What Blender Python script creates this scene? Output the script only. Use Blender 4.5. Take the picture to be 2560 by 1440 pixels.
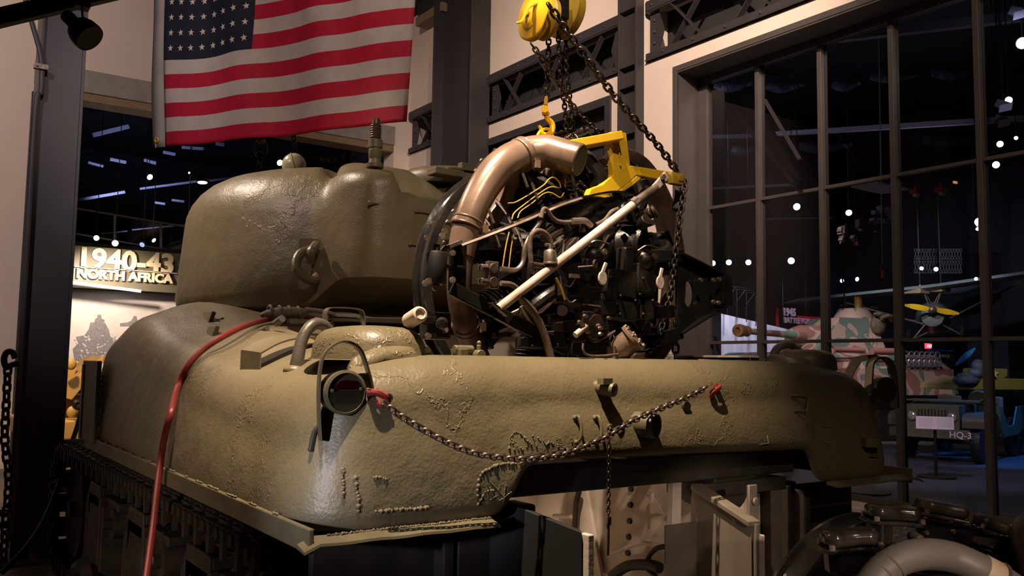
import bpy, bmesh, math, random
from mathutils import Vector, Matrix, noise
random.seed(7)
S = bpy.context.scene
for o in list(bpy.data.objects): bpy.data.objects.remove(o)
COL = S.collection
PI = math.pi

# ------------------------------------------------------------------ camera
EYE = Vector((0, 0, 1.62)); FPX = 2200.0
RW = Matrix(((0.81806177, -0.06065902, -0.57192257),
             (-0.57494804, -0.06121578, -0.81589667),
             (0.01448081, 0.99627963, -0.08495408)))
cd = bpy.data.cameras.new('camera'); cam = bpy.data.objects.new('camera', cd); COL.objects.link(cam)
cd.sensor_width = 36; cd.lens = 36*FPX/2560; cd.clip_start = .05; cd.clip_end = 200
cam.matrix_world = Matrix.Translation(EYE) @ RW.to_4x4(); S.camera = cam
S.view_settings.view_transform = 'Standard'; S.view_settings.look = 'None'
S.view_settings.exposure = 0.0; S.view_settings.gamma = 1.0; S.view_settings.use_curve_mapping = False

def ray(px, py): return RW @ Vector((px-1280, -(py-720), -FPX))
def at(px, py, ax, val):                      # point of the plane  ax = val  on a sight line measured in the photo
    d = ray(px, py); i = 'xyz'.index(ax); t = (val-EYE[i])/d[i]; return EYE + d*t
def aY(px, py, y): return at(px, py, 'y', y)
def aX(px, py, x): return at(px, py, 'x', x)
def dp(px, py, d): return EYE + ray(px, py)*(d/FPX)

# ------------------------------------------------------------------ world + lights
w = bpy.data.worlds.new('world'); S.world = w; w.use_nodes = True
w.node_tree.nodes['Background'].inputs[0].default_value = (.30, .26, .30, 1)
w.node_tree.nodes['Background'].inputs[1].default_value = .022
def spot(name, loc, tgt, watts, col, size=60, blend=.4, rad=.05):
    l = bpy.data.lights.new(name, 'SPOT'); l.energy = watts; l.color = col; l.spot_size = math.radians(size)
    l.spot_blend = blend; l.shadow_soft_size = rad
    o = bpy.data.objects.new(name, l); COL.objects.link(o); o.location = loc
    o.rotation_euler = (Vector(tgt)-Vector(loc)).to_track_quat('-Z', 'Y').to_euler(); return o
WARM = (1.0, .78, .60); WARM2 = (1.0, .80, .68); COOL = (.62, .66, 1.0)
spot('key_spot', (.55, 1.90, 6.0), (1.62, 2.75, 1.75), 2500, (1, .77, .57), 33, .8, .03)
spot('turret_spot', (-.9, 7.2, 6.3), (1.75, 4.7, 2.85), 1250, (1, .78, .62), 34, .6, .04)
spot('side_fill', (-2.6, 3.0, 5.2), (1.5, 4.7, 2.75), 520, (1, .76, .64), 17, .8, .15)
spot('hoist_spot', (.3, -.4, 5.4), (2.3, 2.7, 2.9), 520, (1, .78, .62), 30, .6, .03)
spot('wall_wash', (2.9, 3.2, 7.4), (7.8, 8.4, 4.7), 3700, (1, .76, .62), 60, .9, .05)
spot('wall_wash_b', (3.0, 8.2, 7.6), (7.8, 11.8, 6.2), 650, (1, .77, .66), 70, .8, .05)
spot('back_wash', (-2.4, 9.4, 6.8), (.2, 14.6, 5.0), 1050, (1, .79, .74), 100, .8, .05)
spot('window_wash', (3.4, 1.2, 6.8), (8, 4.5, 3.9), 620, (1, .75, .60), 80, .8, .05)
spot('flag_spot', (.4, 1.6, 5.2), (2.1, 6.2, 4.2), 410, (1, .80, .72), 38, .7, .04)
spot('column_spot', (-1.4, 3.2, 5.6), (1.1, 7.9, 3.6), 260, (.95, .84, .90), 40, .8, .05)
spot('corner_sheen_fill', (-3.4, .5, 1.9), (.96, 2.25, 1.33), 900, (.82, .84, 1), 7, .9, .16)  # added cool light, makes the sheen on the near hull corner
spot('engine2_fill', (1.2, -1.0, 3.6), (2.7, 1.5, 1.1), 80, (1, .78, .62), 30, .8, .05)  # added light to lift the second engine's rocker covers
spot('track_fill', (-2.4, 1.4, 1.5), (.9, 3.9, .35), 190, (1, .74, .60), 36, .9, .2)
spot('bay_spot', (.5, -1.6, 2.05), (3.0, 3.1, .60), 270, (1, .80, .66), 11.5, .5, .05)

# ------------------------------------------------------------------ materials
def mat(name, col, rough=.5, metal=0, col2=None, nscale=6, mix=(.35, .65), bump=0, bscale=60, bdist=.003, emit=0, ecol=None, stretch=None, rvar=0):
    m = bpy.data.materials.new(name); m.use_nodes = True; nt = m.node_tree; N = nt.nodes; L = nt.links
    b = N['Principled BSDF']; b.inputs['Base Color'].default_value = (*col, 1)
    b.inputs['Roughness'].default_value = rough; b.inputs['Metallic'].default_value = metal
    tc = N.new('ShaderNodeTexCoord'); src = tc.outputs['Object']
    if stretch:
        mp = N.new('ShaderNodeMapping'); mp.inputs['Scale'].default_value = stretch
        L.new(src, mp.inputs['Vector']); src = mp.outputs['Vector']
    if col2 or rvar:
        n = N.new('ShaderNodeTexNoise'); n.inputs['Scale'].default_value = nscale; n.inputs['Detail'].default_value = 6
        L.new(src, n.inputs['Vector'])
        r = N.new('ShaderNodeValToRGB'); r.color_ramp.elements[0].position = mix[0]; r.color_ramp.elements[1].position = mix[1]
        r.color_ramp.elements[0].color = (*(col2 or col), 1); r.color_ramp.elements[1].color = (*col, 1)
        L.new(n.outputs['Fac'], r.inputs['Fac']); L.new(r.outputs['Color'], b.inputs['Base Color'])
        if rvar:
            mr = N.new('ShaderNodeMapRange'); mr.inputs['To Min'].default_value = rough-rvar; mr.inputs['To Max'].default_value = rough+rvar
            L.new(n.outputs['Fac'], mr.inputs['Value']); L.new(mr.outputs['Result'], b.inputs['Roughness'])
    if bump:
        n2 = N.new('ShaderNodeTexNoise'); n2.inputs['Scale'].default_value = bscale; n2.inputs['Detail'].default_value = 5
        L.new(src, n2.inputs['Vector'])
        bp = N.new('ShaderNodeBump'); bp.inputs['Strength'].default_value = bump; bp.inputs['Distance'].default_value = bdist
        L.new(n2.outputs['Fac'], bp.inputs['Height']); L.new(bp.outputs['Normal'], b.inputs['Normal'])
    if emit:
        b.inputs['Emission Color'].default_value = (*(ecol or col), 1); b.inputs['Emission Strength'].default_value = emit
    return m
def cast_paint(name, c1, c2, rough=.42):
    """painted rough-cast steel: fine orange peel, pits, long casting seams"""
    m = mat(name, c1, rough, 0, c2, 2.2, (.35, .7), rvar=.07); nt = m.node_tree; N = nt.nodes; L = nt.links; b = N['Principled BSDF']
    tc = N.new('ShaderNodeTexCoord')
    def bumpstage(h, dist, strength, prev=None):
        bp = N.new('ShaderNodeBump'); bp.inputs['Distance'].default_value = dist; bp.inputs['Strength'].default_value = strength
        L.new(h, bp.inputs['Height'])
        if prev: L.new(prev, bp.inputs['Normal'])
        return bp.outputs['Normal']
    def ns(scale, det=4):
        n = N.new('ShaderNodeTexNoise'); n.inputs['Scale'].default_value = scale; n.inputs['Detail'].default_value = det
        L.new(tc.outputs['Object'], n.inputs['Vector']); return n.outputs['Fac']
    nrm = bumpstage(ns(9, 3), .02, .35)
    nrm = bumpstage(ns(110, 3), .0025, .6, nrm)
    v = N.new('ShaderNodeTexVoronoi'); v.inputs['Scale'].default_value = 14; L.new(tc.outputs['Object'], v.inputs['Vector'])
    r = N.new('ShaderNodeMapRange'); r.inputs['From Min'].default_value = 0; r.inputs['From Max'].default_value = .1
    L.new(v.outputs['Distance'], r.inputs['Value']); nrm = bumpstage(r.outputs['Result'], .002, .5, nrm)
    # casting ridges: thin bands where a warped noise crosses its mean
    n = N.new('ShaderNodeTexNoise'); n.inputs['Scale'].default_value = 1.3; n.inputs['Detail'].default_value = 7; n.inputs['Roughness'].default_value = .62
    L.new(tc.outputs['Object'], n.inputs['Vector'])
    s = N.new('ShaderNodeMath'); s.operation = 'SUBTRACT'; s.inputs[1].default_value = .57; L.new(n.outputs['Fac'], s.inputs[0])
    a = N.new('ShaderNodeMath'); a.operation = 'ABSOLUTE'; L.new(s.outputs[0], a.inputs[0])
    r2 = N.new('ShaderNodeMapRange'); r2.inputs['From Max'].default_value = .006; r2.inputs['To Min'].default_value = 1; r2.inputs['To Max'].default_value = 0
    L.new(a.outputs[0], r2.inputs['Value']); nrm = bumpstage(r2.outputs['Result'], .004, .5, nrm)
    L.new(nrm, b.inputs['Normal']); return m
OLIVE = cast_paint('olive_cast_paint', (.185, .150, .082), (.150, .122, .066))
OLIVE_P = mat('olive_plate_paint', (.165, .140, .078), .45, 0, (.12, .10, .055), 8, bump=.3, bscale=120, bdist=.001)
OLIVE_D = mat('dusty_olive', (.105, .085, .055), .7, 0, (.06, .05, .035), 7, bump=.6, bscale=40)
GREYST = mat('grey_steel_loop', (.15, .13, .10), .38, .3, (.09, .08, .065), 12, bump=.4, bscale=80)
BLACK = mat('gloss_black_paint', (.010, .009, .009), .16, 0, (.02, .018, .016), 8, bump=.15, bscale=60)
BLACKM = mat('worn_black_metal', (.030, .025, .020), .36, .3, (.012, .010, .009), 14, bump=.4, bscale=90)
MATTE = mat('matte_black', (.006, .0055, .006), .6)
BLACKR = mat('black_rubber', (.012, .011, .010), .55)
IRON = mat('oily_iron', (.075, .055, .040), .4, .6, (.02, .015, .012), 18, bump=.6, bscale=110)
CHAINM = mat('dark_chain_steel', (.10, .075, .055), .38, .8, (.035, .027, .02), 20, bump=.3, bscale=100)
CHAINL = mat('bright_chain_steel', (.35, .27, .22), .35, .85, (.17, .13, .10), 20, bump=.3, bscale=100)
PIPE = mat('browned_exhaust_steel', (.30, .20, .14), .30, .3, (.10, .062, .04), 4, (.32, .62), bump=.25, bscale=30, bdist=.002)
PIPE_D = mat('dark_exhaust_steel', (.16, .10, .065), .42, .5, (.07, .042, .03), 7, bump=.3, bscale=30)
ALU = mat('dull_aluminium', (.36, .29, .24), .42, .75, (.17, .13, .10), 14, bump=.3, bscale=70)
YEL = mat('yellow_paint', (.80, .50, .018), .32, 0, (.66, .38, .02), 5, bump=.25, bscale=25, bdist=.002)
YELW = mat('worn_yellow_paint', (.55, .36, .03), .42, 0, (.26, .16, .03), 6, bump=.3, bscale=30)
BRASS = mat('yellow_tube', (.62, .38, .04), .4, .2)
PALE = mat('pale_worn_primer', (.62, .52, .44), .5, 0, (.40, .27, .18), 9, (.25, .5), bump=.3, bscale=60)
REDR = mat('red_rubber_hose', (.24, .030, .026), .4, 0, (.17, .025, .022), 5)
REDP = mat('red_hook_paint', (.42, .045, .035), .45, 0, (.2, .04, .03), 20)
HOSE = mat('brown_braided_hose', (.17, .12, .085), .6, 0, (.09, .06, .045), 30, bump=.8, bscale=220)
WHITEI = mat('chalky_white_interior', (.60, .52, .43), .6, 0, (.42, .34, .27), 3.5, (.3, .6), bump=.3, bscale=40)
DOORM = mat('buffed_grey_door', (.30, .25, .19), .33, .25, (.20, .165, .12), 4, bump=.15, bscale=40, stretch=(1, 1, .4))
WALL = mat('warm_white_wall', (.60, .50, .42), .8, 0, (.57, .475, .40), 2, bump=.12, bscale=160, bdist=.002)
STEELP = mat('charcoal_girder_paint', (.030, .026, .028), .5, 0, (.024, .021, .023), 4, bump=.1, bscale=60)
COLP = mat('grey_column_paint', (.125, .115, .12), .42, 0, (.11, .10, .105), 3, bump=.08, bscale=50)
FRAMEP = mat('bronze_window_frame', (.058, .048, .044), .5, 0, (.050, .042, .038), 5, bump=.1, bscale=70)
CONC = mat('raw_concrete', (.27, .24, .215), .85, 0, (.22, .195, .17), 5, bump=.4, bscale=60)
WOODL = mat('timber_header', (.24, .16, .09), .6, 0, (.18, .115, .06), 9, stretch=(1, 8, 8))
DARK = mat('dark_void_board', (.012, .011, .013), .8)
HFLOOR = mat('hall_concrete_floor', (.085, .085, .10), .38, 0, (.065, .066, .08), .6, bump=.05, bscale=30)
FLOORM = mat('display_floor', (.17, .14, .12), .5, 0, (.10, .082, .07), 1.3, bump=.15, bscale=30)
RUNG = mat('dark_running_gear', (.055, .045, .034), .6, 0, (.030, .024, .019), 9, bump=.6, bscale=40)
STAR = mat('star_embroidery', (.58, .50, .42), .7)
BOLTM = mat('zinc_bolt', (.42, .34, .28), .4, .7, (.2, .15, .12), 30)

def glassmat():
    m = bpy.data.materials.new('window_glass'); m.use_nodes = True; nt = m.node_tree; N = nt.nodes; L = nt.links
    N.remove(N['Principled BSDF']); o = N['Material Output']
    t = N.new('ShaderNodeBsdfTransparent'); g = N.new('ShaderNodeBsdfGlossy'); g.inputs['Roughness'].default_value = .01
    t.inputs[0].default_value = (.93, .93, .95, 1)
    f = N.new('ShaderNodeFresnel'); f.inputs[0].default_value = 1.22; mx = N.new('ShaderNodeMixShader')
    L.new(f.outputs[0], mx.inputs[0]); L.new(t.outputs[0], mx.inputs[1]); L.new(g.outputs[0], mx.inputs[2]); L.new(mx.outputs[0], o.inputs[0])
    return m
GLASS = glassmat()

# ------------------------------------------------------------------ mesh helpers
def frame_of(d):
    d = Vector(d).normalized(); a = Vector((0, 0, 1)) if abs(d.z) < .9 else Vector((1, 0, 0))
    u = d.cross(a).normalized(); v = u.cross(d).normalized(); return u, v, d
def smooth_path(pts, k=6):
    P = [Vector(p) for p in pts]
    if len(P) < 3: return P
    Q = [P[0]*2-P[1]] + P + [P[-1]*2-P[-2]]; out = []
    for i in range(1, len(Q)-2):
        a, b, c, d = Q[i-1:i+3]
        for j in range(k):
            t = j/k; out.append(.5*((2*b)+(c-a)*t+(2*a-5*b+4*c-d)*t*t+(3*b-a-3*c+d)*t**3))
    out.append(P[-1]); return out
class M:
    def __init__(s): s.v = []; s.f = []; s.mi = []; s.cur = 0
    def add(s, vs, fs):
        n = len(s.v); s.v += [Vector(v) for v in vs]; s.f += [tuple(i+n for i in f) for f in fs]; s.mi += [s.cur]*len(fs); return s
    def box(s, c, sz, R=None):
        c = Vector(c); h = Vector(sz)/2; vs = []
        for z in (-1, 1):
            for x, y in ((-1, -1), (1, -1), (1, 1), (-1, 1)):
                p = Vector((x*h.x, y*h.y, z*h.z)); vs.append(c+(R @ p if R else p))
        return s.add(vs, [(3, 2, 1, 0), (4, 5, 6, 7), (0, 1, 5, 4), (1, 2, 6, 5), (2, 3, 7, 6), (3, 0, 4, 7)])
    def bb(s, x0, x1, y0, y1, z0, z1): return s.box(((x0+x1)/2, (y0+y1)/2, (z0+z1)/2), (abs(x1-x0), abs(y1-y0), abs(z1-z0)))
    def bar(s, a, b, w, h, up=(0, 0, 1)):
        a = Vector(a); b = Vector(b); d = (b-a).normalized(); u = d.cross(Vector(up)).normalized(); v = u.cross(d)
        R = Matrix((u, d, v)).transposed(); return s.box((a+b)/2, (w, (b-a).length, h), R)
    def cyl(s, a, b, r, r2=None, n=16, cap=True):
        r2 = r if r2 is None else r2; a = Vector(a); b = Vector(b); u, v, d = frame_of(b-a); vs = []
        for p, q in ((a, r), (b, r2)):
            for i in range(n): t = 2*PI*i/n; vs.append(p+(u*math.cos(t)+v*math.sin(t))*q)
        fs = [(i, (i+1) % n, n+(i+1) % n, n+i) for i in range(n)]
        if cap: fs += [tuple(range(n-1, -1, -1)), tuple(range(n, 2*n))]
        return s.add(vs, fs)
    def lathe(s, a, d, prof, n=20):                # prof: (radius, distance along d)
        a = Vector(a); u, v, d = frame_of(d); vs = []; fs = []
        for r, h in prof:
            for i in range(n): t = 2*PI*i/n; vs.append(a+d*h+(u*math.cos(t)+v*math.sin(t))*max(r, 1e-4))
        for k in range(len(prof)-1):
            for i in range(n): fs.append((k*n+i, k*n+(i+1) % n, (k+1)*n+(i+1) % n, (k+1)*n+i))
        fs += [tuple(range(n-1, -1, -1)), tuple(range((len(prof)-1)*n, len(prof)*n))]
        return s.add(vs, fs)
    def tube(s, pts, r, n=10, k=6, closed=False, flat=None):
        P = smooth_path(pts, k) if k > 1 else [Vector(p) for p in pts]; m = len(P)
        rr = r if callable(r) else (lambda t: r); vs = []; fs = []; up = None
        for i, p in enumerate(P):
            if closed: d = P[(i+1) % m]-P[i-1]
            else: d = P[min(i+1, m-1)]-P[max(i-1, 0)]
            d.normalize()
            if up is None: up = frame_of(d)[0]
            u = (up-d*up.dot(d)).normalized(); up = u; v = d.cross(u)
            q = rr(i/max(1, m-1))
            for j in range(n):
                t = 2*PI*j/n; vs.append(p+(u*math.cos(t)+v*math.sin(t)*(flat or 1))*q)
        for i in range(m if closed else m-1):
            for j in range(n): a = i*n; b = ((i+1) % m)*n; fs.append((a+j, a+(j+1) % n, b+(j+1) % n, b+j))
        if not closed: fs += [tuple(range(n-1, -1, -1)), tuple(range((m-1)*n, m*n))]
        return s.add(vs, fs)
    def strap(s, pts, wv, th=.008, k=6):           # flat strap swept along pts, width vector wv
        P = smooth_path(pts, k); wv = Vector(wv); m = len(P); vs = []; fs = []
        for i, p in enumerate(P):
            d = (P[min(i+1, m-1)]-P[max(i-1, 0)]).normalized(); nn = d.cross(wv).normalized()*th/2
            vs += [p-wv/2-nn, p+wv/2-nn, p+wv/2+nn, p-wv/2+nn]
        for i in range(m-1):
            for j in range(4): fs.append((4*i+j, 4*i+(j+1) % 4, 4*i+4+(j+1) % 4, 4*i+4+j))
        fs += [(3, 2, 1, 0), tuple(range(4*m-4, 4*m))]; return s.add(vs, fs)
    def prism(s, poly, d):                          # planar polygon extruded by vector d
        P = [Vector(p) for p in poly]; d = Vector(d); n = len(P)
        fs = [tuple(range(n-1, -1, -1)), tuple(range(n, 2*n))]+[(i, (i+1) % n, n+(i+1) % n, n+i) for i in range(n)]
        return s.add(P+[p+d for p in P], fs)
    def ball(s, c, r, n=16, sc=(1, 1, 1), R=None):
        c = Vector(c); m = n//2; vs = []; fs = []
        for i in range(m+1):
            a = PI*i/m
            for j in range(n):
                t = 2*PI*j/n; p = Vector((math.sin(a)*math.cos(t)*sc[0], math.sin(a)*math.sin(t)*sc[1], math.cos(a)*sc[2]))*r
                vs.append(c+(R @ p if R else p))
        for i in range(m):
            for j in range(n): fs.append((i*n+j, (i+1)*n+j, (i+1)*n+(j+1) % n, i*n+(j+1) % n))
        return s.add(vs, fs)
    def torus(s, c, nrm, R, r, n=24, k=8, a0=0, a1=2*PI, udir=None):
        u, v, d = frame_of(nrm); c = Vector(c)
        full = abs(a1-a0-2*PI) < 1e-6; m = n if full else n+1
        P = [c+(u*math.cos(a0+(a1-a0)*i/n)+v*math.sin(a0+(a1-a0)*i/n))*R for i in range(m)]
        return s.tube(P, r, k, 1, closed=full)
    def hexbolt(s, c, d, r=.012, h=.008, n=6):
        c = Vector(c); d = Vector(d).normalized(); return s.cyl(c-d*.002, c+d*h, r, r*.92, n)

WM = {}                                             # world matrices of parents
def tagp(o, label=None, cat=None, group=None, kind=None):
    if label: o['label'] = label
    if cat: o['category'] = cat
    if group: o['group'] = group
    if kind: o['kind'] = kind
    return o
def thing(name, loc, label, cat, group=None, kind=None):
    o = bpy.data.objects.new(name, None); COL.objects.link(o); o.location = loc; o.empty_display_size = .1
    WM[o.name] = Matrix.Translation(Vector(loc)); return tagp(o, label, cat, group, kind)
def build(m, name, mt, parent=None, smooth=35, bevel=0, label=None, cat=None, group=None, kind=None, origin=None, seg=2):
    inv = Vector((0, 0, 0)); PM = WM[parent.name] if parent else Matrix.Identity(4)
    if parent is None or origin is not None:
        if origin is None:
            zs = [v.z for v in m.v]; origin = Vector((sum(v.x for v in m.v)/len(m.v), sum(v.y for v in m.v)/len(m.v), min(zs)))
        base = Matrix.Translation(Vector(origin))
    else: base = PM
    bi = base.inverted(); me = bpy.data.meshes.new(name); me.from_pydata([bi @ v for v in m.v], [], m.f); me.validate()
    mats = mt if isinstance(mt, (list, tuple)) else [mt]
    for q in mats: me.materials.append(q)
    if len(mats) > 1 and len(me.polygons) == len(m.mi):
        for p, i in zip(me.polygons, m.mi): p.material_index = i
    bm = bmesh.new(); bm.from_mesh(me); bmesh.ops.recalc_face_normals(bm, faces=bm.faces); bm.to_mesh(me); bm.free()
    if smooth:
        for p in me.polygons: p.use_smooth = True
        me.set_sharp_from_angle(angle=math.radians(smooth))
    o = bpy.data.objects.new(name, me); COL.objects.link(o)
    if parent: o.parent = parent; o.matrix_basis = PM.inverted() @ base
    else: o.matrix_basis = base
    WM[o.name] = base
    if bevel:
        b = o.modifiers.new('bevel', 'BEVEL'); b.width = bevel; b.segments = seg; b.limit_method = 'ANGLE'; b.angle_limit = math.radians(40)
    return tagp(o, label, cat, group, kind)
def place(mesh, name, mw, parent):
    o = bpy.data.objects.new(name, mesh); COL.objects.link(o); o.parent = parent
    o.matrix_basis = WM[parent.name].inverted() @ mw; WM[o.name] = mw; return o
def mesh_of(m, name, mt, smooth=35):
    me = bpy.data.meshes.new(name); me.from_pydata([tuple(v) for v in m.v], [], m.f); me.materials.append(mt)
    bm = bmesh.new(); bm.from_mesh(me); bmesh.ops.recalc_face_normals(bm, faces=bm.faces); bm.to_mesh(me); bm.free()
    for p in me.polygons: p.use_smooth = True
    me.set_sharp_from_angle(angle=math.radians(smooth)); return me
def text(body, name, loc, size, mt, parent=None, rot=(PI/2, 0, 0), ext=.01, bold=.0, align='LEFT', sx=1, **kw):
    c = bpy.data.curves.new(name, 'FONT'); c.body = body; c.size = size; c.extrude = ext; c.offset = bold; c.align_x = align; c.resolution_u = 3
    t = bpy.data.objects.new(name+'_tmp', c); COL.objects.link(t); dg = bpy.context.evaluated_depsgraph_get()
    me = bpy.data.meshes.new_from_object(t.evaluated_get(dg)); bpy.data.objects.remove(t)
    me.materials.clear(); me.materials.append(mt); o = bpy.data.objects.new(name, me); COL.objects.link(o)
    from mathutils import Euler
    mw = Matrix.Translation(Vector(loc)) @ Euler(rot).to_matrix().to_4x4() @ Matrix.Diagonal((sx, 1, 1, 1))
    if parent: o.parent = parent; o.matrix_basis = WM[parent.name].inverted() @ mw
    else: o.matrix_basis = mw
    WM[o.name] = mw; return tagp(o, **kw)

LINKS = {}
def link_mesh(L, W, r, mt):
    key = (round(L, 4), round(W, 4), round(r, 4), mt.name)
    if key not in LINKS:
        m = M(); a = (W/2-r); b = L/2-r-a; pts = []
        for i in range(6): t = -PI/2+PI*i/5; pts.append((a*math.cos(t+PI/2)*0+a*math.sin(t), b+a*math.cos(t), 0))
        for i in range(6): t = PI/2+PI*i/5; pts.append((a*math.sin(t), -b+a*math.cos(t), 0))
        m.tube([Vector(p) for p in pts], r, 6, 1, closed=True); LINKS[key] = mesh_of(m, 'chain_link', mt, 60)
    return LINKS[key]
def chain(name, pts, pitch, mt, label, cat='chain', group=None, parent=None, k=8, wfac=.70, rfac=.105, loc=None):
    P = smooth_path(pts, k)
    root = parent or thing(name, loc or P[-1], label, cat, group)
    L = pitch/(1-4*rfac); me = link_mesh(L, L*wfac, L*rfac, mt)
    seg = [(P[i+1]-P[i]).length for i in range(len(P)-1)]; tot = sum(seg); n = max(1, int(tot/pitch)); acc = 0; i = 0
    up = None
    for q in range(n):
        s = (q+.5)*tot/n
        while i < len(seg)-1 and acc+seg[i] < s: acc += seg[i]; i += 1
        p = P[i].lerp(P[i+1], (s-acc)/max(seg[i], 1e-6)); d = (P[i+1]-P[i]).normalized()
        if up is None: up = frame_of(d)[0]
        u = (up-d*up.dot(d)).normalized(); up = u; v = u.cross(d)
        ang = (.6 if q % 2 else .6+PI/2)+random.uniform(-.12, .12); u2 = u*math.cos(ang)+v*math.sin(ang); v2 = u2.cross(d)
        R = Matrix((u2, d, v2)).transposed().to_4x4()
        place(me, 'chain_link', Matrix.Translation(p) @ R, root)
    return root

# ================================================================== THE ROOM
XW = 7.8; YB = 14.6; ZC = 8.2                       # right wall face, back wall face, ceiling
ST = dict(kind='structure')
build(M().bb(-9, 60, -6, 60, -.3, 0), 'floor', [HFLOOR], smooth=0, **ST)
build(M().bb(-5, XW-.02, -5, YB, 0, .012), 'floor', FLOORM, smooth=0, **ST)
# right wall around truss band, doorway and window
TZ0, TZ1 = 5.53, 6.33; OPZ = 5.27
W0, W1 = XW, XW+.42
for q in ((-5, YB, TZ1, ZC), (-5, YB, OPZ, TZ0), (7.62, 8.85, 0, OPZ), (12.9, YB+.4, 0, OPZ), (-5, 7.62, 0, .22), (8.19, 8.53, TZ0, TZ1)):
    build(M().bb(W0, W1, *q), 'wall_right', WALL, smooth=0, **ST)
build(M().bb(W0-.03, W1+.02, -5, 7.6, .22, .262), 'trim_1', PALE, smooth=0, bevel=.004, **ST)
# lattice girder in the wall band
def girder(y0, y1, label):
    g = thing('lattice_girder', (XW+.1, (y0+y1)/2, TZ0), label, 'girder', 'riveted lattice girders in the wall')
    build(M().bb(XW-.05, XW+.07, y0, y1, TZ1-.16, TZ1).bb(XW-.06, XW-.05, y0, y1, TZ1-.14, TZ1-.02), 'top_chord', STEELP, g, 0, .004)
    build(M().bb(XW-.05, XW+.07, y0, y1, TZ0, TZ0+.10).bb(XW-.07, XW+.06, y0, y1, TZ0, TZ0+.012), 'bottom_chord', STEELP, g, 0, .004)
    span = 1.02; n = max(1, round((y1-y0-.3)/span)); sp = (y1-y0-.3)/n
    for i in range(n):
        a = y0+.15+i*sp; b = a+sp
        for (q0, q1, dx) in ((TZ0+.06, TZ1-.1, 0), (TZ1-.1, TZ0+.06, .02)):
            build(M().bar((XW+dx, a+sp*.22, q0), (XW+dx, b-sp*.22, q1), .012, .085, (1, 0, 0)), 'lattice_bar', STEELP, g, 0)
    for y, s in ((y0, 1), (y1, -1)):
        build(M().prism([(XW+.03, y, TZ0+.08), (XW+.03, y+s*.16, TZ0+.09), (XW+.03, y+s*.26, (TZ0+TZ1)/2-.02), (XW+.03, y+s*.15, TZ1-.14), (XW+.03, y, TZ1-.14)], (.012, 0, 0)), 'gusset_plate', STEELP, g, 0)
    rv = M(); y = y0+.1
    while y < y1:
        rv.ball((XW-.058, y, TZ0+.05), .016, 8); rv.ball((XW-.062, y+.2, TZ1-.08), .02, 8); y += .51
    for y, s in ((y0, 1), (y1, -1)):
        for k in range(3): rv.ball((XW+.02, y+s*.09, TZ0+.24+k*.15), .022, 8)
    build(rv, 'rivets', STEELP, g, 60, kind='stuff')
girder(8.62, 11.82, 'dark lattice girder in the wall between the two tall steel columns')
girder(13.12, YB-.06, 'short end of dark lattice girder left of the tall column by the corner')
girder(2.6, 8.12, 'dark lattice girder running above the big window')
for k in (0,):
    build(M().bb(W1+.02, W1+.05, -5, YB, TZ0-.1, TZ1+.1), 'dark_void_backing', DARK, smooth=0, **ST)  # added dark board standing in for the unlit void behind the girders
# dark doorway casing with leaf behind
c_ = M(); c_.bb(XW-.03, W1, 8.83, 8.95, 0, OPZ); c_.bb(XW-.03, W1, 8.95, 12.8, OPZ-.12, OPZ); c_.bb(XW-.03, W1, 12.8, 12.9, 0, OPZ)
build(c_, 'door_1', STEELP, smooth=0, bevel=.004, **ST)
c_ = M(); c_.bb(XW+.2, XW+.26, 8.95, 12.8, OPZ-.36, OPZ-.12); c_.bb(XW+.2, XW+.26, 8.95, 9.15, 0, OPZ-.3); c_.bb(XW+.2, XW+.26, 10.8, 11.0, 0, OPZ-.3)
build(c_, 'trim_2', STEELP, smooth=0, bevel=.004, **ST)
build(M().bb(XW+.5, XW+.55, 8.0, 13.4, 0, 6.6), 'wall_behind_door', DARK, smooth=0, **ST)
# big window: casing, mullions, muntins, panes
XG = XW+.42; YJ = 7.6
win = thing('window_1', (XG, 2, .26), None, None, kind='structure')
fc = M(); fc.bb(XW-.02, XW+.02, YJ-.0, YJ+.07, .26, OPZ+.07); fc.bb(XW-.02, XW+.02, -5, YJ, OPZ, OPZ+.07)
build(fc, 'casing', FRAMEP, win, 0, .003)
build(M().bb(XW-.01, XG+.12, YJ, YJ+.02, .26, OPZ), 'jamb_lining', FRAMEP, win, 0)
build(M().bb(XW-.01, XG+.12, -5, YJ, OPZ-.02, OPZ), 'head_lining', FRAMEP, win, 0)
fr = M(); fr.bb(XG-.05, XG+.05, YJ-.14, YJ, .26, OPZ-.02); fr.bb(XG-.05, XG+.05, -5, YJ-.14, OPZ-.10, OPZ-.02); fr.bb(XG-.05, XG+.05, -5, YJ-.14, .26, .32)
build(fr, 'outer_frame', FRAMEP, win, 0, .003)
muls = [aX(x, 600, XG).y for x in (1903, 2062, 2244, 2462)]; dy = (muls[0]-muls[3])/3
ys = [muls[0], muls[1], muls[2], muls[3]]+[muls[3]-dy*k for k in range(1, 8)]
for y in ys: build(M().bb(XG-.06, XG+.05, y-.028, y+.028, .3, OPZ-.1), 'mullion', FRAMEP, win, 0, .003)
Z1 = aX(1761, 857, XG).z; Z2 = aX(1761, 524, XG).z
edges = [YJ-.14]+ys
for z in (Z1, Z2):
    for a, b in zip(edges, edges[1:]): build(M().bb(XG-.035, XG+.035, b+.028, a-.028, z-.018, z+.018), 'muntin', FRAMEP, win, 0, .002)
for a, b in zip(edges, edges[1:]):
    for z0, z1 in ((.32, Z1), (Z1, Z2), (Z2, OPZ-.1)):
        build(M().bb(XG-.003, XG+.003, b+.03, a-.03, z0, z1), 'pane', GLASS, win, 0)
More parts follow.
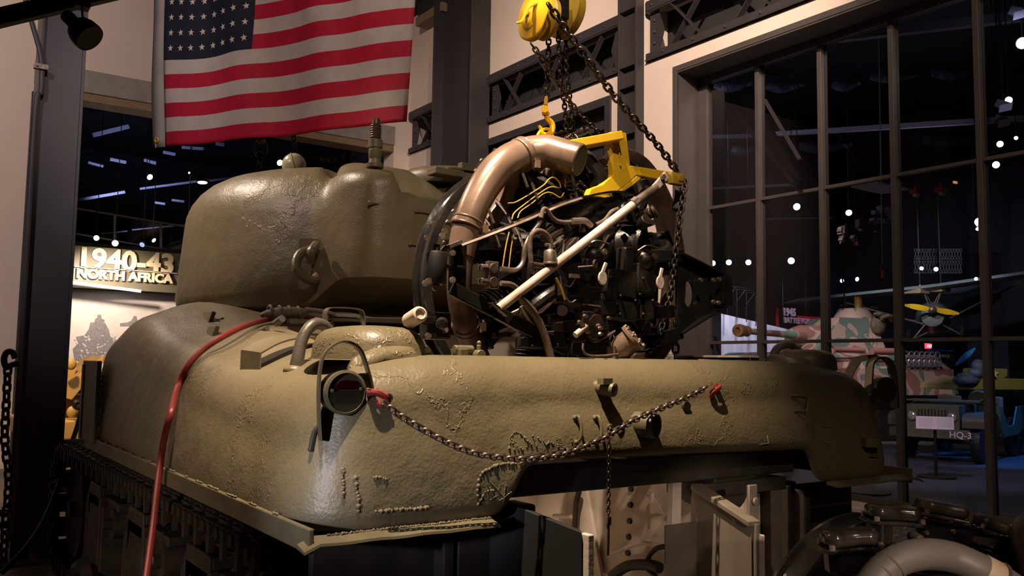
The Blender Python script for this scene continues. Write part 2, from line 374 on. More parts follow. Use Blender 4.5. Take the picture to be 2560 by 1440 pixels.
# back wall with wide opening, concrete lintel, timber header
O0 = aY(70, 500, YB).x; O1 = aY(981, 500, YB).x; LZ1 = aY(219, 176, YB).z; LZ0 = aY(216, 232, YB).z; LW0 = aY(214, 252, YB).z
b_ = M(); b_.bb(-5, O0, YB, YB+.4, 0, ZC); b_.bb(O1, XW+.4, YB, YB+.4, 0, ZC); b_.bb(O0, O1, YB, YB+.4, LZ1, ZC)
build(b_, 'wall_back', WALL, smooth=0, **ST)
build(M().bb(O0-.02, O1, YB-.03, YB+.38, LZ0, LZ1), 'trim_3', CONC, smooth=0, bevel=.01, **ST)
build(M().bb(O0, O1, YB-.0, YB+.4, LW0, LZ0), 'trim_4', WOODL, smooth=0, bevel=.006, **ST)
build(M().bb(O0-.04, O0+.10, YB-.06, YB+.4, 0, LW0), 'trim_5', STEELP, smooth=0, bevel=.004, **ST)
build(M().bb(-5, XW+.4, -5, YB+.4, ZC, ZC+.1), 'ceiling', DARK, smooth=0, **ST)
build(M().bb(-5.2, -5, -5, YB+.4, 0, ZC), 'wall_left', WALL, smooth=0, **ST)
build(M().bb(-5, XW+.4, -5.2, -5, 0, ZC), 'wall_front', WALL, smooth=0, **ST)

# steel columns
def icol(name, x, y0, y1, depth, label, stiff=(), z1=ZC):
    c = thing(name, (x+depth/2, (y0+y1)/2, 0), label, 'column')
    build(M().bb(x, x+depth, y1-.03, y1, 0, z1), 'flange', STEELP if name == 'wall_column' else COLP, c, 0, .004)
    build(M().bb(x, x+depth, y0, y0+.03, 0, z1), 'flange', STEELP if name == 'wall_column' else COLP, c, 0, .004)
    wx = x+min(depth*.55, .10 if depth < .35 else 1)
    build(M().bb(wx, wx+.02, y0+.03, y1-.03, 0, z1), 'web', STEELP if name == 'wall_column' else COLP, c, 0)
    for z in stiff: build(M().bb(x+.005, wx, y0+.03, y1-.03, z-.008, z+.008), 'stiffener', STEELP, c, 0)
    return c
icol('wall_column', 7.42, 11.85, 13.1, .38, 'tall charcoal I-section column left of the hanging yellow hoist')
icol('wall_column', 7.66, 8.2, 8.56, .34, 'charcoal I-section column with stiffener plates between the doorway and the window', (aX(1590, 18, 7.7).z, aX(1590, 160, 7.7).z, aX(1590, 212, 7.7).z, aX(1590, 330, 7.7).z))
# small dark box high on the wall near the corner
bx = thing('wall_box', aX(1075, 40, 7.7), 'small dark box with wooden underside high on the wall by the corner column', 'box')
p0 = aX(1062, 50, 7.7); build(M().bb(7.55, 7.79, p0.y-.9, p0.y, p0.z, p0.z+1.2), 'case', STEELP, bx, 0, .005)
build(M().bb(7.52, 7.79, p0.y-.92, p0.y+.02, p0.z-.16, p0.z), 'underside', WOODL, bx, 0, .005)

# near left free-standing column, faces the room, with conduit
YC = 7.9
cl = thing('steel_column', (1.05, YC+.15, .012), 'grey painted steel column with a base plate at the left edge', 'column')
cxa = aY(66, 700, YC).x; cxb = aY(183, 700, YC).x
k_ = .27*(cxb-cxa)
build(M().bb(cxa, cxb, YC+.14, YC+.16, .03, ZC), 'web', COLP, cl, 0)
build(M().bb(cxa, cxa+.022, YC, YC+.3, .03, ZC), 'flange', COLP, cl, 0, .003)
build(M().bb(cxb-.022, cxb, YC, YC+.3, .03, ZC), 'flange', COLP, cl, 0, .003)
build(M().bb(cxa+.022, cxb-.022, YC+.05, YC+.06, .03, ZC), 'cover_plate', COLP, cl, 0)
build(M().bb(cxa-.12, cxb+.12, YC-.12, YC+.42, .012, .034), 'base_plate', COLP, cl, 0, .004)
for x in (cxa-.05, (cxa+cxb)/2-.03, cxb+.04):
    build(M().cyl((x, YC-.07, .03), (x, YC-.07, .10), .014, n=8).cyl((x, YC-.07, .034), (x, YC-.07, .06), .028, n=6), 'anchor_bolt', BOLTM, cl)
cdp = [aY(x, y, YC-.03) for x, y in ((60, -20), (72, 30), (88, 85), (100, 130), (105, 170), (103, 230))]+[Vector((cxa-.012, YC-.03, z)) for z in (3.6, 2.4, 1.2, .2)]
build(M().tube(cdp, .02, 8), 'conduit', COLP, cl)
q = aY(102, 168, YC-.04); build(M().bb(q.x-.05, q.x+.05, YC-.07, YC-.02, q.z-.02, q.z+.02).hexbolt(q+Vector((-.03, -.03, 0)), (0, -1, 0), .012, .02), 'pipe_clamp', BOLTM, cl)

# heavy chain and hook on the left column
hk = thing('hanging_chain', aY(18, 900, 7.5), 'heavy dark chain with hook hanging at far left beside the column', 'chain')
build(M().tube([aY(x, y, 7.5) for x, y in ((46, 908), (30, 912), (16, 918), (10, 898), (18, 880), (32, 882), (38, 896))], .022, 8), 'hook', CHAINM, hk)
chain('x', [aY(x, y, 7.5) for x, y in ((20, 915), (16, 1000), (12, 1100), (22, 1200), (14, 1300), (8, 1420))], .062, CHAINM, '', parent=hk)
cb = [aY(215, 955, 6.9), aY(206, 1010, 6.9), aY(195, 1060, 6.8), aY(165, 1150, 6.6), aY(140, 1230, 6.4), aY(105, 1310, 6.2), aY(60, 1375, 6.0), aY(5, 1432, 5.9)]
build(M().tube(cb, .016, 8), 'black_cable', BLACKR, label='black rubber cable drooping in front of the grey column at left', cat='cable')

# track light top left
TY = 3.1
tl = thing('track_light', dp(205, 5, 3.2), 'black spotlight hanging from the dark ceiling track at top left', 'spotlight')
a = dp(-200, 92, 3.0); b = dp(480, -68, 3.5)
build(M().bar(a, b, .05, .06), 'lighting_track', MATTE, smooth=0, bevel=.003, label='dark lighting track bar crossing the top left corner', cat='track')
sc = 3.2/FPX; u_ = RW @ Vector((1, 0, 0)); v_ = RW @ Vector((0, 1, 0)); nz = RW @ Vector((0, 0, 1))
P_ = lambda x, y, d=3.2: dp(x, y, d)
build(M().box(P_(205, 8), (.05, .05, .04)).cyl(P_(205, 12), P_(207, 55), .004), 'bracket', BLACKM, tl)
ax_ = (P_(226, 97, 3.18)-P_(165, 38)).normalized()
build(M().lathe(P_(165, 38), ax_, [(.022, 0), (.024, .005), (.024, .05), (.030, .055), (.045, .07), (.052, .09), (.055, .12), (.053, .135), (.047, .134)], 24), 'lamp_housing', MATTE, tl)
LENS = mat('lit_lamp_lens', (1, .9, .8), .4, emit=9, ecol=(1, .86, .72))
build(M().cyl(P_(165, 38)+ax_*.126, P_(165, 38)+ax_*.130, .046, n=24), 'lens', LENS, tl)

# ================================================================== THE TANK
XL, XR, YR, YF, XC = .90, 3.60, 2.17, 5.75, 2.25
def lerpt(t, x):
    for (a, p), (b, q) in zip(t, t[1:]):
        if x <= b: return p+(q-p)*max(0, min(1, (x-a)/(b-a)))
    return t[-1][1]
ZT = [(2.2, 1.64), (2.6, 1.645), (3.0, 1.66), (3.4, 1.70), (3.9, 1.77), (4.5, 1.83), (5.2, 1.80), (5.9, 1.70)]
def deck(x, y):
    z = lerpt(ZT, y); xm = min(x, 2*XC-x)
    z -= .10*math.exp(-((xm-XL)/.26)**2-((y-YR)/.34)**2)
    z += .10*math.exp(-((xm-1.32)/.28)**2-((y-4.72)/.42)**2)
    return z
tank = thing('tank', (XC, 4, .012), 'olive drab cast-hull tank with open engine bay and engine hoisted out', 'tank')
Rr, Rf = .20, .55
path = []
y = YF-Rf
while y > YR+Rr+.06: path.append((XL, y)); y -= .11
path += [(XL, 4.055), (XL, 4.045)]; path = sorted(path, key=lambda p: -p[1])
for i in range(11): t = PI+PI/2*i/10; path.append((XL+Rr+Rr*math.cos(t), YR+Rr+Rr*math.sin(t)))
xs = [XL+Rr+.07*i for i in range(1, 5)]+[1.44, 1.48, 1.50, 1.525, 1.55, 1.57, 1.59, 1.62, 1.68]
xs += [1.75+.083*i for i in range(0, 7)]
xs = sorted(set([round(v, 3) for v in xs]+[round(2*XC-v, 3) for v in xs]))
xs = [x for x in xs if XL+Rr < x < XR-Rr]
path += [(x, YR) for x in xs]
left = [p for p in path if p[0] < XL+Rr+.001 and p[1] > YR+.0001 or p == (XL+Rr, YR)]
for i in range(11): t = 3*PI/2+PI/2*i/10; path.append((XR-Rr+Rr*math.cos(t), YR+Rr+Rr*math.sin(t)))
ly = sorted([p[1] for p in path if abs(p[0]-XL) < 1e-6 and p[1] > YR+Rr+.001])
path += [(XR, y) for y in ly]
for i in range(9): t = PI/2*i/8; path.append((XR-Rf+Rf*math.cos(t), YF-Rf+Rf*math.sin(t)))
path += [(XR-Rf-.2*i, YF) for i in range(1, 8) if XR-Rf-.2*i > XL+Rf]
for i in range(8): t = PI/2+PI/2*i/8; path.append((XL+Rf+Rf*math.cos(t), YF-Rf+Rf*math.sin(t)))
ZB = [(1.47, 1.165), (1.50, 1.175), (1.545, 1.225), (1.565, 1.275), (1.60, 1.312), (1.68, 1.32), (2.1, 1.318), (2.93, 1.30), (2.965, 1.285), (2.985, 1.24), (3.01, 1.18), (3.05, 1.165)]
BX0, BX1, BY0, BY1 = 1.46, 3.04, 2.50, 4.05
hm = M(); rings = []
RH = .42
for (x, y) in path:
    rear = (y < YR+.001)
    zb = lerpt(ZB, x) if rear and 1.47 < x < 3.05 else 1.165
    if y < BY1: ix, iy = min(max(x, BX0), BX1), min(max(y, BY0), BY1)
    else: ix, iy = min(max(x, 2.0), 2.5), min(max(y, 4.6), 5.2)
    # inward direction from rounded core
    R0 = Rr if y < 4 else Rf
    cx = min(max(x, XL+R0), XR-R0); cy = min(max(y, YR+R0), YF-R0)
    n = Vector((cx-x, cy-y, 0)); n = n.normalized() if n.length > 1e-6 else Vector((0, 1, 0))
    rh = .20 if rear else RH
    if y < YR+Rr and not rear: rh = .20+(RH-.20)*(y-YR)/Rr
    rv = .15 if rear else .15+.11*min(1, (y-YR)/Rr)
    zt = deck(x+n.x*rh, y+n.y*rh); col = []; zs = zt-rv; lean = .045
    for k in range(5): t = k/5; col.append((n*(lean*t*t), zb+(zs-zb)*t))
    fside = 0 if rear else min(1, (y-YR)/.5)
    for k in range(9):
        t = PI/2*k/8; ra, za = lean+(rh-lean)*(1-math.cos(t)), zs+rv*math.sin(t)
        if k <= 5: t2 = PI/2*k/5*.93; rb, zb2 = lean+.15*(1-math.cos(t2)), zs+(rv-.075)*math.sin(t2)
        else: q = (k-5)/3; r5 = lean+.15*(1-math.cos(PI/2*.93)); z5 = zs+(rv-.075)*math.sin(PI/2*.93); rb = r5+(rh-r5)*q; zb2 = z5+(zt-z5)*(1-(1-q)**1.6)
        col.append((n*(ra+(rb-ra)*fside), za+(zb2-za)*fside))
    pts = [Vector((x, y, z))+o for o, z in col]
    last = pts[-1]
    for k in range(1, 5):
        t = k/4; qx, qy = last.x+(ix-last.x)*t, last.y+(iy-last.y)*t
        pts.append(Vector((qx, qy, deck(qx, qy))))
    if y < BY1:
        pts.append(Vector((ix, iy, deck(ix, iy)-.02))); pts.append(Vector((ix, iy, deck(ix, iy)-.10)))
    else: pts += [Vector((ix, iy, deck(ix, iy)-.02)), Vector((ix, iy, deck(ix, iy)-.03))]
    rings.append(pts)
n = len(rings[0]); m = len(rings)
vs = [p for r in rings for p in r]; fs = []
for i in range(m):
    for j in range(n-1): a = i*n+j; b = ((i+1) % m)*n+j; fs.append((a, b, b+1, a+1))
hm.add(vs, fs)
hull = build(hm, 'hull', OLIVE, tank, 50)
hs = hull.modifiers.new('thick', 'SOLIDIFY'); hs.thickness = .035; hs.offset = 1 if False else -1
sb = hull.modifiers.new('sub', 'SUBSURF'); sb.levels = 1; sb.render_levels = 1
# skirt band with its weld bead, rear lip, weld scars
def skirt(xa, sgn):
    sk = M()
    pts = [(xa-.004*sgn, YR+.10, 1.14), (xa-.004*sgn, 5.35, 1.14)]
    for (y0, y1) in ((YR-.03, 5.3),): sk.bb(xa-.008, xa+.008, y0, y1, 1.132, 1.195)
    build(sk, 'skirt_band', OLIVE_P, tank, 0, .004)
skirt(XL-.006, 1); skirt(XR+.006, -1)
def lip(x0, x1, flip):
    l = M(); n_ = 14; vs = []; fs = []
    for i in range(n_+1):
        x = x0+(x1-x0)*i/n_; dz = .0012*math.sin(i*1.7)-(.016 if (i == 0 and not flip) or (i == n_ and flip) else 0)
        for (dy_, z) in ((0, 1.170), (-.050, 1.158), (-.052, 1.151), (0, 1.158)): vs.append((x, YR+dy_+.005, z+dz))
    for i in range(n_):
        for j in range(4): fs.append((4*i+j, 4*i+(j+1) % 4, 4*i+4+(j+1) % 4, 4*i+4+j))
    fs += [(0, 1, 2, 3), (4*n_+3, 4*n_+2, 4*n_+1, 4*n_)]; l.add(vs, fs)
    build(l, 'rear_lip', OLIVE_P, tank, 30)
lip(XL-.03, 1.46, False); lip(3.06, XR+.07, True)
wd = M()
def bead(pts, r=.006, k=4):
    P = smooth_path(pts, k)
    for a, b in zip(P, P[1:]):
        q = max(1, int((b-a).length/(r*1.3)))
        for i in range(q):
            p = a.lerp(b, i/q)+Vector([random.uniform(-1, 1)*r*.35 for _ in range(3)]); wd.ball(p, r*random.uniform(.7, 1.25), 6)
from mathutils.bvhtree import BVHTree
HBV = BVHTree.FromPolygons(hm.v, hm.f)
def on(bv, px, py, lift=0):
    d = ray(px, py).normalized(); h = bv.ray_cast(EYE, d)
    return (h[0]-d*lift) if h[0] is not None else None
def onrear(x, y): return on(HBV, x, y) or aY(x, y, YR+.012)
bead([onrear(857, 1172), onrear(858, 1250)]); bead([onrear(888, 1195), onrear(898, 1285)], .007)
bead([onrear(935, 1193), onrear(975, 1198)], .005); bead([onrear(940, 1278), onrear(1075, 1270)], .006)
for q in range(17): bead([Vector((XL-.010, YR+.2+q*.18, 1.198)), Vector((XL-.010, YR+.2+q*.18+random.uniform(.02, .12), 1.198))], .0035)
bead([Vector((XL+.05, YR-.002, 1.170)), Vector((1.46, YR-.002, 1.170))], .004)
bead([onrear(1195, 1260), onrear(1215, 1230), onrear(1240, 1225)], .004)
bead([onrear(1195, 1240), onrear(1200, 1190), onrear(1240, 1165), onrear(1290, 1158), onrear(1330, 1150)], .006)
bead([onrear(1275, 1095), onrear(1290, 1080), onrear(1312, 1095), onrear(1318, 1120)], .003)
for q in range(16): bead([onrear(1270+q*11+random.uniform(-4, 4), 1100+random.uniform(-14, 26)), onrear(1276+q*11, 1106+random.uniform(-14, 26))], .0035)
for q in range(6): bead([onrear(1215+random.uniform(0, 60), 1190+random.uniform(0, 70)), onrear(1222+random.uniform(0, 60), 1200+random.uniform(0, 60))], .0022)
bead([onrear(2050, 1100), onrear(2075, 1110)], .005); bead([onrear(2055, 1065), onrear(2085, 1067)], .005)
bead([Vector((XL-.004, 4.95, z)) for z in (1.22, 1.4, 1.54)], .009)
build(wd, 'weld_beads', OLIVE, tank, 60, kind='stuff')
# vertical cover plate at the front end of the side
build(M().bb(XL-.022, XL, 5.0, 5.42, 1.17, 1.60).bb(XL-.028, XL, 5.36, 5.42, 1.17, 1.58), 'side_plate', OLIVE_P, tank, 0, .005)
# engine bay interior
bay = M()
bay.bb(BX0-.01, BX1+.01, 4.06, 4.08, .30, 1.60); bay.bb(1.42, 1.45, 2.52, 4.06, .30, 1.55); bay.bb(3.05, 3.08, 2.52, 4.06, .30, 1.55)
bay.bb(1.42, 3.08, 2.4, 4.08, .28, .30)
build(bay, 'engine_bay', WHITEI, tank, 0)
build(M().bb(BX0-.02, BX1+.1, 4.00, 4.02, 1.655, 1.765).bb(BX0-.02, 2.05, 3.97, 4.0, 1.745, 1.775), 'bulkhead_panel', WHITEI, tank, 0, .003)
fb = M()
yb = 3.0
for k in range(5):
    p = aX(1580-2*k, 1222+k*40, 3.05); fb.hexbolt(p, (-1, 0, 0), .016, .014)
build(fb, 'bay_bolts', BLACKM, tank, kind='stuff')
build(M().prism([aX(1448, 1215, 3.03), aX(1470, 1215, 3.03), aX(1510, 1440, 3.03), aX(1450, 1440, 3.03)], (-.02, 0, 0)), 'bay_strut', WHITEI, tank, 0)
q = [aY(1637, 1232, 3.0), aY(1612, 1262, 3.0), aY(1645, 1250, 3.0)]
c = aX(1628, 1240, 2.98); build(M().box(c, (.012, .075, .045), Matrix.Rotation(-.6, 3, 'Z')).bar(c, c+Vector((.07, .0, -.09)), .03, .006).hexbolt(c+Vector((-.006, .018, 0)), (-1, 0, 0), .006).hexbolt(c+Vector((-.006, -.018, 0)), (-1, 0, 0), .006), 'data_tab', mat('tab_white', (.72, .62, .55), .5), tank, 0)
build(M().tube([aX(1385, 1290, 2.98), aX(1430, 1292, 2.98)], .012, 8, 1), 'pale_pipe', PALE, tank)
build(M().tube([aX(1525, 1385, 3.0), aX(1560, 1372, 3.0), aX(1600, 1358, 3.0), aX(1660, 1366, 3.0)], .011, 8), 'pale_pipe', PALE, tank)
build(M().tube([aX(1662, 1366, 2.98), aX(1640, 1372, 2.97), aX(1622, 1392, 2.97), aX(1618, 1420, 2.97), aX(1640, 1440, 2.97)], .012, 8).tube([aX(1530, 1440, 2.95), aX(1570, 1415, 2.95), aX(1620, 1412, 2.95), aX(1650, 1420, 2.95)], .026, 10), 'bay_hose', BLACKR, tank)
build(M().tube([aX(1448, 1225, 2.98), aX(1440, 1262, 2.98), aX(1438, 1300, 2.98), aX(1436, 1330, 2.98)], .02, 8, flat=.5), 'bay_strap', BLACKM, tank)
# lower hull rear: dark cross frame behind the overhang
lw = M(); lw.bb(1.5, 3.0, 2.28, 2.36, 1.2, 1.30); lw.bb(1.375, 1.41, 2.55, 5.6, .42, 1.12); lw.bb(3.09, 3.13, 2.3, 5.6, .42, 1.12)
lw.bb(1.42, 1.72, 2.30, 2.42, 1.115, 1.17); lw.bb(1.42, 3.08, 4.1, 5.6, .42, 1.3)
build(lw, 'lower_hull', RUNG, tank, 0, .008)
build(M().cyl((2.65, 2.30, 1.17), (2.65, 2.50, 1.17), .10, n=24).bb(2.45, 2.95, 2.28, 2.45, 1.135, 1.185), 'exhaust_shelf', RUNG, tank, 40, .004)
build(M().bb(3.06, 3.5, 2.36, 2.39, .4, 1.13), 'rear_guard_or_blackout_plate', RUNG, tank, 0, .004)
build(M().bb(.99, 1.47, 2.36, 2.39, .4, 1.13).bb(1.43, 1.585, 2.30, 2.32, .4, 1.16).bb(1.38, 1.415, 2.3, 4.1, .3, 1.14), 'rear_guard_or_blackout_plate', RUNG, tank, 0, .004)  # guard plate, plus added dark plates that black out the bay beside it
# engine doors
dl = M(); h0, h1 = aY(1225, 1238, 2.28), aY(1455, 1330, 2.02); dz = .75
dl.prism([h0, h1, h1-Vector((0, 0, dz)), h0-Vector((0, 0, dz))], (.02, .03, 0)); build(dl, 'engine_door', mat('flat_black_door', (.012, .010, .009), .7), tank, 0, .004, label='dark left engine door standing open')  # even near-black colour on the left door leaf
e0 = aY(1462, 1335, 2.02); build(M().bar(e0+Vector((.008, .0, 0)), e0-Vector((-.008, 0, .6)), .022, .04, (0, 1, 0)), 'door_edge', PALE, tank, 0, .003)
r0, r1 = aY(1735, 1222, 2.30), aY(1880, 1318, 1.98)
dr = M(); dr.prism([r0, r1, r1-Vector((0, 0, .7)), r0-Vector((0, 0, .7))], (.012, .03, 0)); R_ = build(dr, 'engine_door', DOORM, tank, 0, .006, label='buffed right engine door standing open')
fl = M(); fl.bar(r0+Vector((.01, .0, .01)), r1+Vector((.01, 0, .01)), .05, .02); fl.bar(r1+Vector((.022, .02, .01)), r1+Vector((.022, .02, -.7)), .05, .02, (1, 0, 0)); build(fl, 'door_flange', DOORM, R_, 0, .004)
h = aY(1892, 1262, 2.0); hb = M(); hb.box(h+Vector((.0, .02, 0)), (.045, .012, .13)); hb.cyl(h+Vector((0, .01, .01)), h+Vector((0, .0, .01)), .014, n=12)
build(hb, 'hinge_tab', DOORM, R_, 30, .004)
h2 = aY(1903, 1350, 1.99); build(M().bb(h2.x-.012, h2.x+.02, h2.y, h2.y+.02, h2.z-.5, h2.z+.015), 'latch_bar', PALE, R_, 0, .003)
h3 = aY(1715, 1400, 2.28); build(M().bb(h3.x-.10, h3.x+.06, h3.y, h3.y+.01, h3.z-.2, h3.z+.13), 'inner_plate', OLIVE_D, tank, 0, .003)
h4 = aY(1690, 1300, 2.33); build(M().bar(h4+Vector((0, 0, .35)), h4-Vector((.03, 0, .6)), .045, .03, (0, 1, 0)), 'door_post', WHITEI, tank, 0, .003)

# ---- turret
TC = Vector((2.30, 5.15, 0))
def rplan(th):                                    # th measured from -Y (rear), + towards +X
    R = 1.0+.02*math.cos(2*th)
    ax, ay = math.sin(th), -math.cos(th)
    # rounded bustle box: half width .50, rear at 1.24
    rb = 0
    if ay < -.25:
        hw, rr = .47, 1.20
        # p-norm box
        rb = 1/(((abs(ax)/hw)**7+(abs(ay)/rr)**7)**(1/7))
    p = 14
    return (R**p+rb**p)**(1/p)
def bust(th):                                     # 0 body .. 1 bustle
    a = abs((th+PI) % (2*PI)-PI); t = max(0, min(1, (.62-a)/.22)); return t*t*(3-2*t)
tm = M(); NT = 288; cols = []
for i in range(NT):
    th = 2*PI*i/NT; R = rplan(th); b = bust(th); d = Vector((math.sin(th), -math.cos(th), 0)); col = []
    zb = 1.90+.14*b; a_ = (th+PI) % (2*PI)-PI
    st = lambda e0, e1, x: (lambda t: t*t*(3-2*t))(max(0, min(1, (x-e0)/(e1-e0)))); lb = st(-.74, -.52, a_)*(1-st(-.215, -.175, a_))            # raised aerial pocket on the left rear corner of the bustle
    zt = 2.70-.20*b; zt += max(0, 2.605-zt)*lb
    rt = .30*(1-b)+.10*b
    zsh = zt-rt*1.05
    col += [(.86, 1.83), (.86, 1.86+.05*b), (R*(.93-.06*b), zb-.04), (R*.985, zb), (R, zb+.07)]
    for k in range(1, 5): t = k/4; col.append((R*(1-.035*t*(1-b)), zb+.07+(zsh-zb-.07)*t))
    Rs = R*(1-.035*(1-b))
    for k in range(1, 8):
        t = PI/2*k/7; col.append((Rs-rt*1.15*(1-math.cos(t)), zsh+(zt-zsh)*math.sin(t)))
    re = col[-1][0]
    for k in range(1, 7):
        t = k/6; q = re*(1-t); zz = zt+(2.76-zt)*(1-(1-t)**2) if b < .5 else zt+(2.76-zt)*min(1, max(0, (t-.12)/.35))**1.0
        col.append((q, zz))
    cols.append([TC+d*r+Vector((0, 0, z)) for r, z in col])
n = len(cols[0]); vs = [p for c in cols for p in c]; fs = []
for i in range(NT):
    for j in range(n-1): a = i*n+j; b = ((i+1) % NT)*n+j; fs.append((a, b, b+1, a+1))
tm.add(vs, fs)
TBV = BVHTree.FromPolygons(tm.v, tm.f)
tur = build(tm, 'turret', OLIVE, tank, 50)
build(M().torus((TC.x, TC.y, 1.845), (0, 0, 1), .93, .03, 64, 8), 'turret_ring', OLIVE_P, tank)
# aerial base
ab = aY(937, 415, 4.08); am = M(); am.lathe(ab-Vector((0, 0, .01)), (0, 0, 1), [(.045, 0), (.046, .02), (.034, .025), (.03, .05)], 20)
k0 = ab+Vector((0, 0, .03)); am.lathe(k0, (0, 0, 1), [(.028, 0), (.034, .01), (.036, .05), (.032, .055), (.032, .06), (.038, .065), (.038, .105), (.03, .11)], 20)
build(am, 'aerial_base', OLIVE_P, tur); sp = M()
for k in range(6): sp.torus(ab+Vector((0, 0, .15+k*.012)), (0, 0, 1), .024, .006, 20, 6)
sp.cyl(ab+Vector((0, 0, .13)), ab+Vector((0, 0, .25)), .014); sp.cyl(ab+Vector((0, 0, .22)), ab+Vector((0, 0, .245)), .022)
build(sp, 'aerial_spring', PIPE_D, tur)
# lifting ring with boss
c = Vector((1.62, 4.4, 2.16)); 
le = [aY(775, 625, 4.28), aY(752, 634, 4.26), aY(741, 655, 4.24), aY(746, 680, 4.22), aY(768, 697, 4.22), aY(786, 700, 4.24), aY(793, 690, 4.3)]
build(M().tube(le, .024, 10), 'lifting_ring', OLIVE, tur)
b0 = aY(783, 605, 4.32); build(M().box(b0+Vector((0, .03, -.02)), (.11, .10, .07), Matrix.Rotation(-.5, 3, 'Z')).tube([aY(790, 612, 4.26), aY(778, 630, 4.2), aY(776, 655, 4.24)], .024, 8), 'ring_boss', OLIVE, tur, 40, .012)
tf = M()
for (x, y) in ((1055, 530), (940, 508), (1040, 612)):
    p = on(TBV, x, y, .006)
    if p is None: continue
    tf.bar(p-Vector((.035, 0, 0)), p+Vector((.035, 0, 0)), .008, .008); tf.ball(p-Vector((.035, 0, 0)), .009, 8); tf.ball(p+Vector((.035, 0, 0)), .009, 8)
build(tf, 'casting_studs', OLIVE, tur, 50)
bead_m = wd; wd = M()
bead([aY(x, y, 4.25-.003*(x-640)*.2) for x, y in ((600, 565), (645, 548), (700, 540), (755, 530), (810, 505), (840, 515))], .004)
wd = M()
# hatch ring and open split hatch
hc = aY(1120, 446, 4.75); hz = 2.735
hm_ = M(); hm_.lathe((hc.x, hc.y, hz-.03), (0, 0, 1), [(.30, 0), (.31, .03), (.30, .07), (.27, .10), (.20, .115), (.02, .12)], 40)
build(hm_, 'commander_hatch', OLIVE_P, tur, 40)
build(M().bb(hc.x-.09, hc.x+.05, hc.y-.31, hc.y-.26, hz+.045, hz+.085).bb(hc.x-.30, hc.x-.10, hc.y-.36, hc.y-.26, hz-.02, hz+.02), 'hatch_hinge', OLIVE_P, tur, 0, .006)
build(M().tube([(hc.x-.18, hc.y-.27, hz+.02), (hc.x-.15, hc.y-.3, hz+.04), (hc.x+.1, hc.y-.32, hz+.04), (hc.x+.16, hc.y-.28, hz+.02)], .008, 8), 'hatch_handle', OLIVE_P, tur)
# round spotlight on the roof
sl = aY(735, 413, 4.75); build(M().ball(sl, .068, 24).torus(sl, (.6, -.3, .2), .069, .004, 32, 6), 'spotlight_shell', mat('pale_green_paint', (.36, .33, .22), .3), tur, 50)
s2 = aY(772, 430, 4.72); build(M().bb(s2.x-.02, s2.x+.09, s2.y-.02, s2.y+.02, s2.z-.03, s2.z+.005).cyl(s2-Vector((.02, 0, .02)), s2+Vector((-.02, 0, .02)), .014), 'spotlight_bracket', OLIVE_P, tur, 30, .003)

# ---- rear deck fittings
def hullz(x, y):
    def drop(i, rh, rv): t = max(0, min(1, (rh-i)/rh)); return rv*(1-math.sqrt(max(0, 1-t*t)))
    return deck(x, y)-max(drop(min(x-XL, XR-x)-.03, .33, .26), drop(y-YR-.03, .17, .15))
def onhull(px, py, lift=0, default=3.9):       # where a sight line meets the hull skin
    d = ray(px, py).normalized(); t = 1.5
    while t < 7:
        p = EYE+d*t
        if XL+.03 < p.x < XR-.03 and p.y > YR+.03 and p.z < hullz(p.x, p.y)+lift: return p
        t += .004
    return aY(px, py, default)
lg = [aY(800, 1100, 2.27), aY(797, 1040, 2.27), aY(797, 960, 2.27), aY(806, 895, 2.27), aY(835, 862, 2.27), aY(868, 855, 2.27), aY(900, 875, 2.27), aY(920, 930, 2.27), aY(930, 975, 2.27), aY(938, 1018, 2.27)]
build(M().strap(lg, (.015, .05, 0), .006), 'lamp_guard', OLIVE_P, tank, 40)
lc = aY(856, 981, 2.25); tl_ = M(); tl_.lathe(lc+Vector((0, .06, 0)), (0, -1, 0), [(.02, 0), (.05, .01), (.057, .03), (.058, .07), (.061, .072), (.061, .085), (.054, .088), (.052, .080)], 32)
tlo = build(tl_, 'tail_lamp', OLIVE_P, tank, 40)
def disc_half(m_, c, r, z0, z1, th=.004):
    poly = []
    for i in range(33):
        t = 2*PI*i/32; x, z = r*math.cos(t), r*math.sin(t); poly.append((c.x+x, c.y, c.z+min(max(z, z0), z1)))
    return m_.prism(poly[:-1], (0, -th, 0))
LRED = mat('dark_red_lens', (.022, .0015, .0015), .2); LBLK = mat('blackout_lens', (.045, .038, .022), .3)
f_ = lc+Vector((0, -.0215, 0)); build(disc_half(M(), f_, .052, -.052, .006), 'blackout_plate', LBLK, tlo, 0)
build(disc_half(M(), f_-Vector((0, .003, 0)), .036, .010, .034), 'red_lens', LRED, tlo, 0)
build(M().hexbolt(f_+Vector((-.042, -.004, .006)), (0, -1, 0), .005, .004), 'lamp_screw', OLIVE_P, tlo)
build(M().hexbolt(f_+Vector((.042, -.004, .010)), (0, -1, 0), .005, .004), 'lamp_screw', OLIVE_P, tlo)
build(M().tube([lc+Vector((0, .03, -.04)), lc+Vector((0, .05, -.075)), lc+Vector((-.05, .05, -.10)), lc+Vector((-.07, .04, -.16))], .008, 8), 'lamp_cable', BLACKR, tlo)
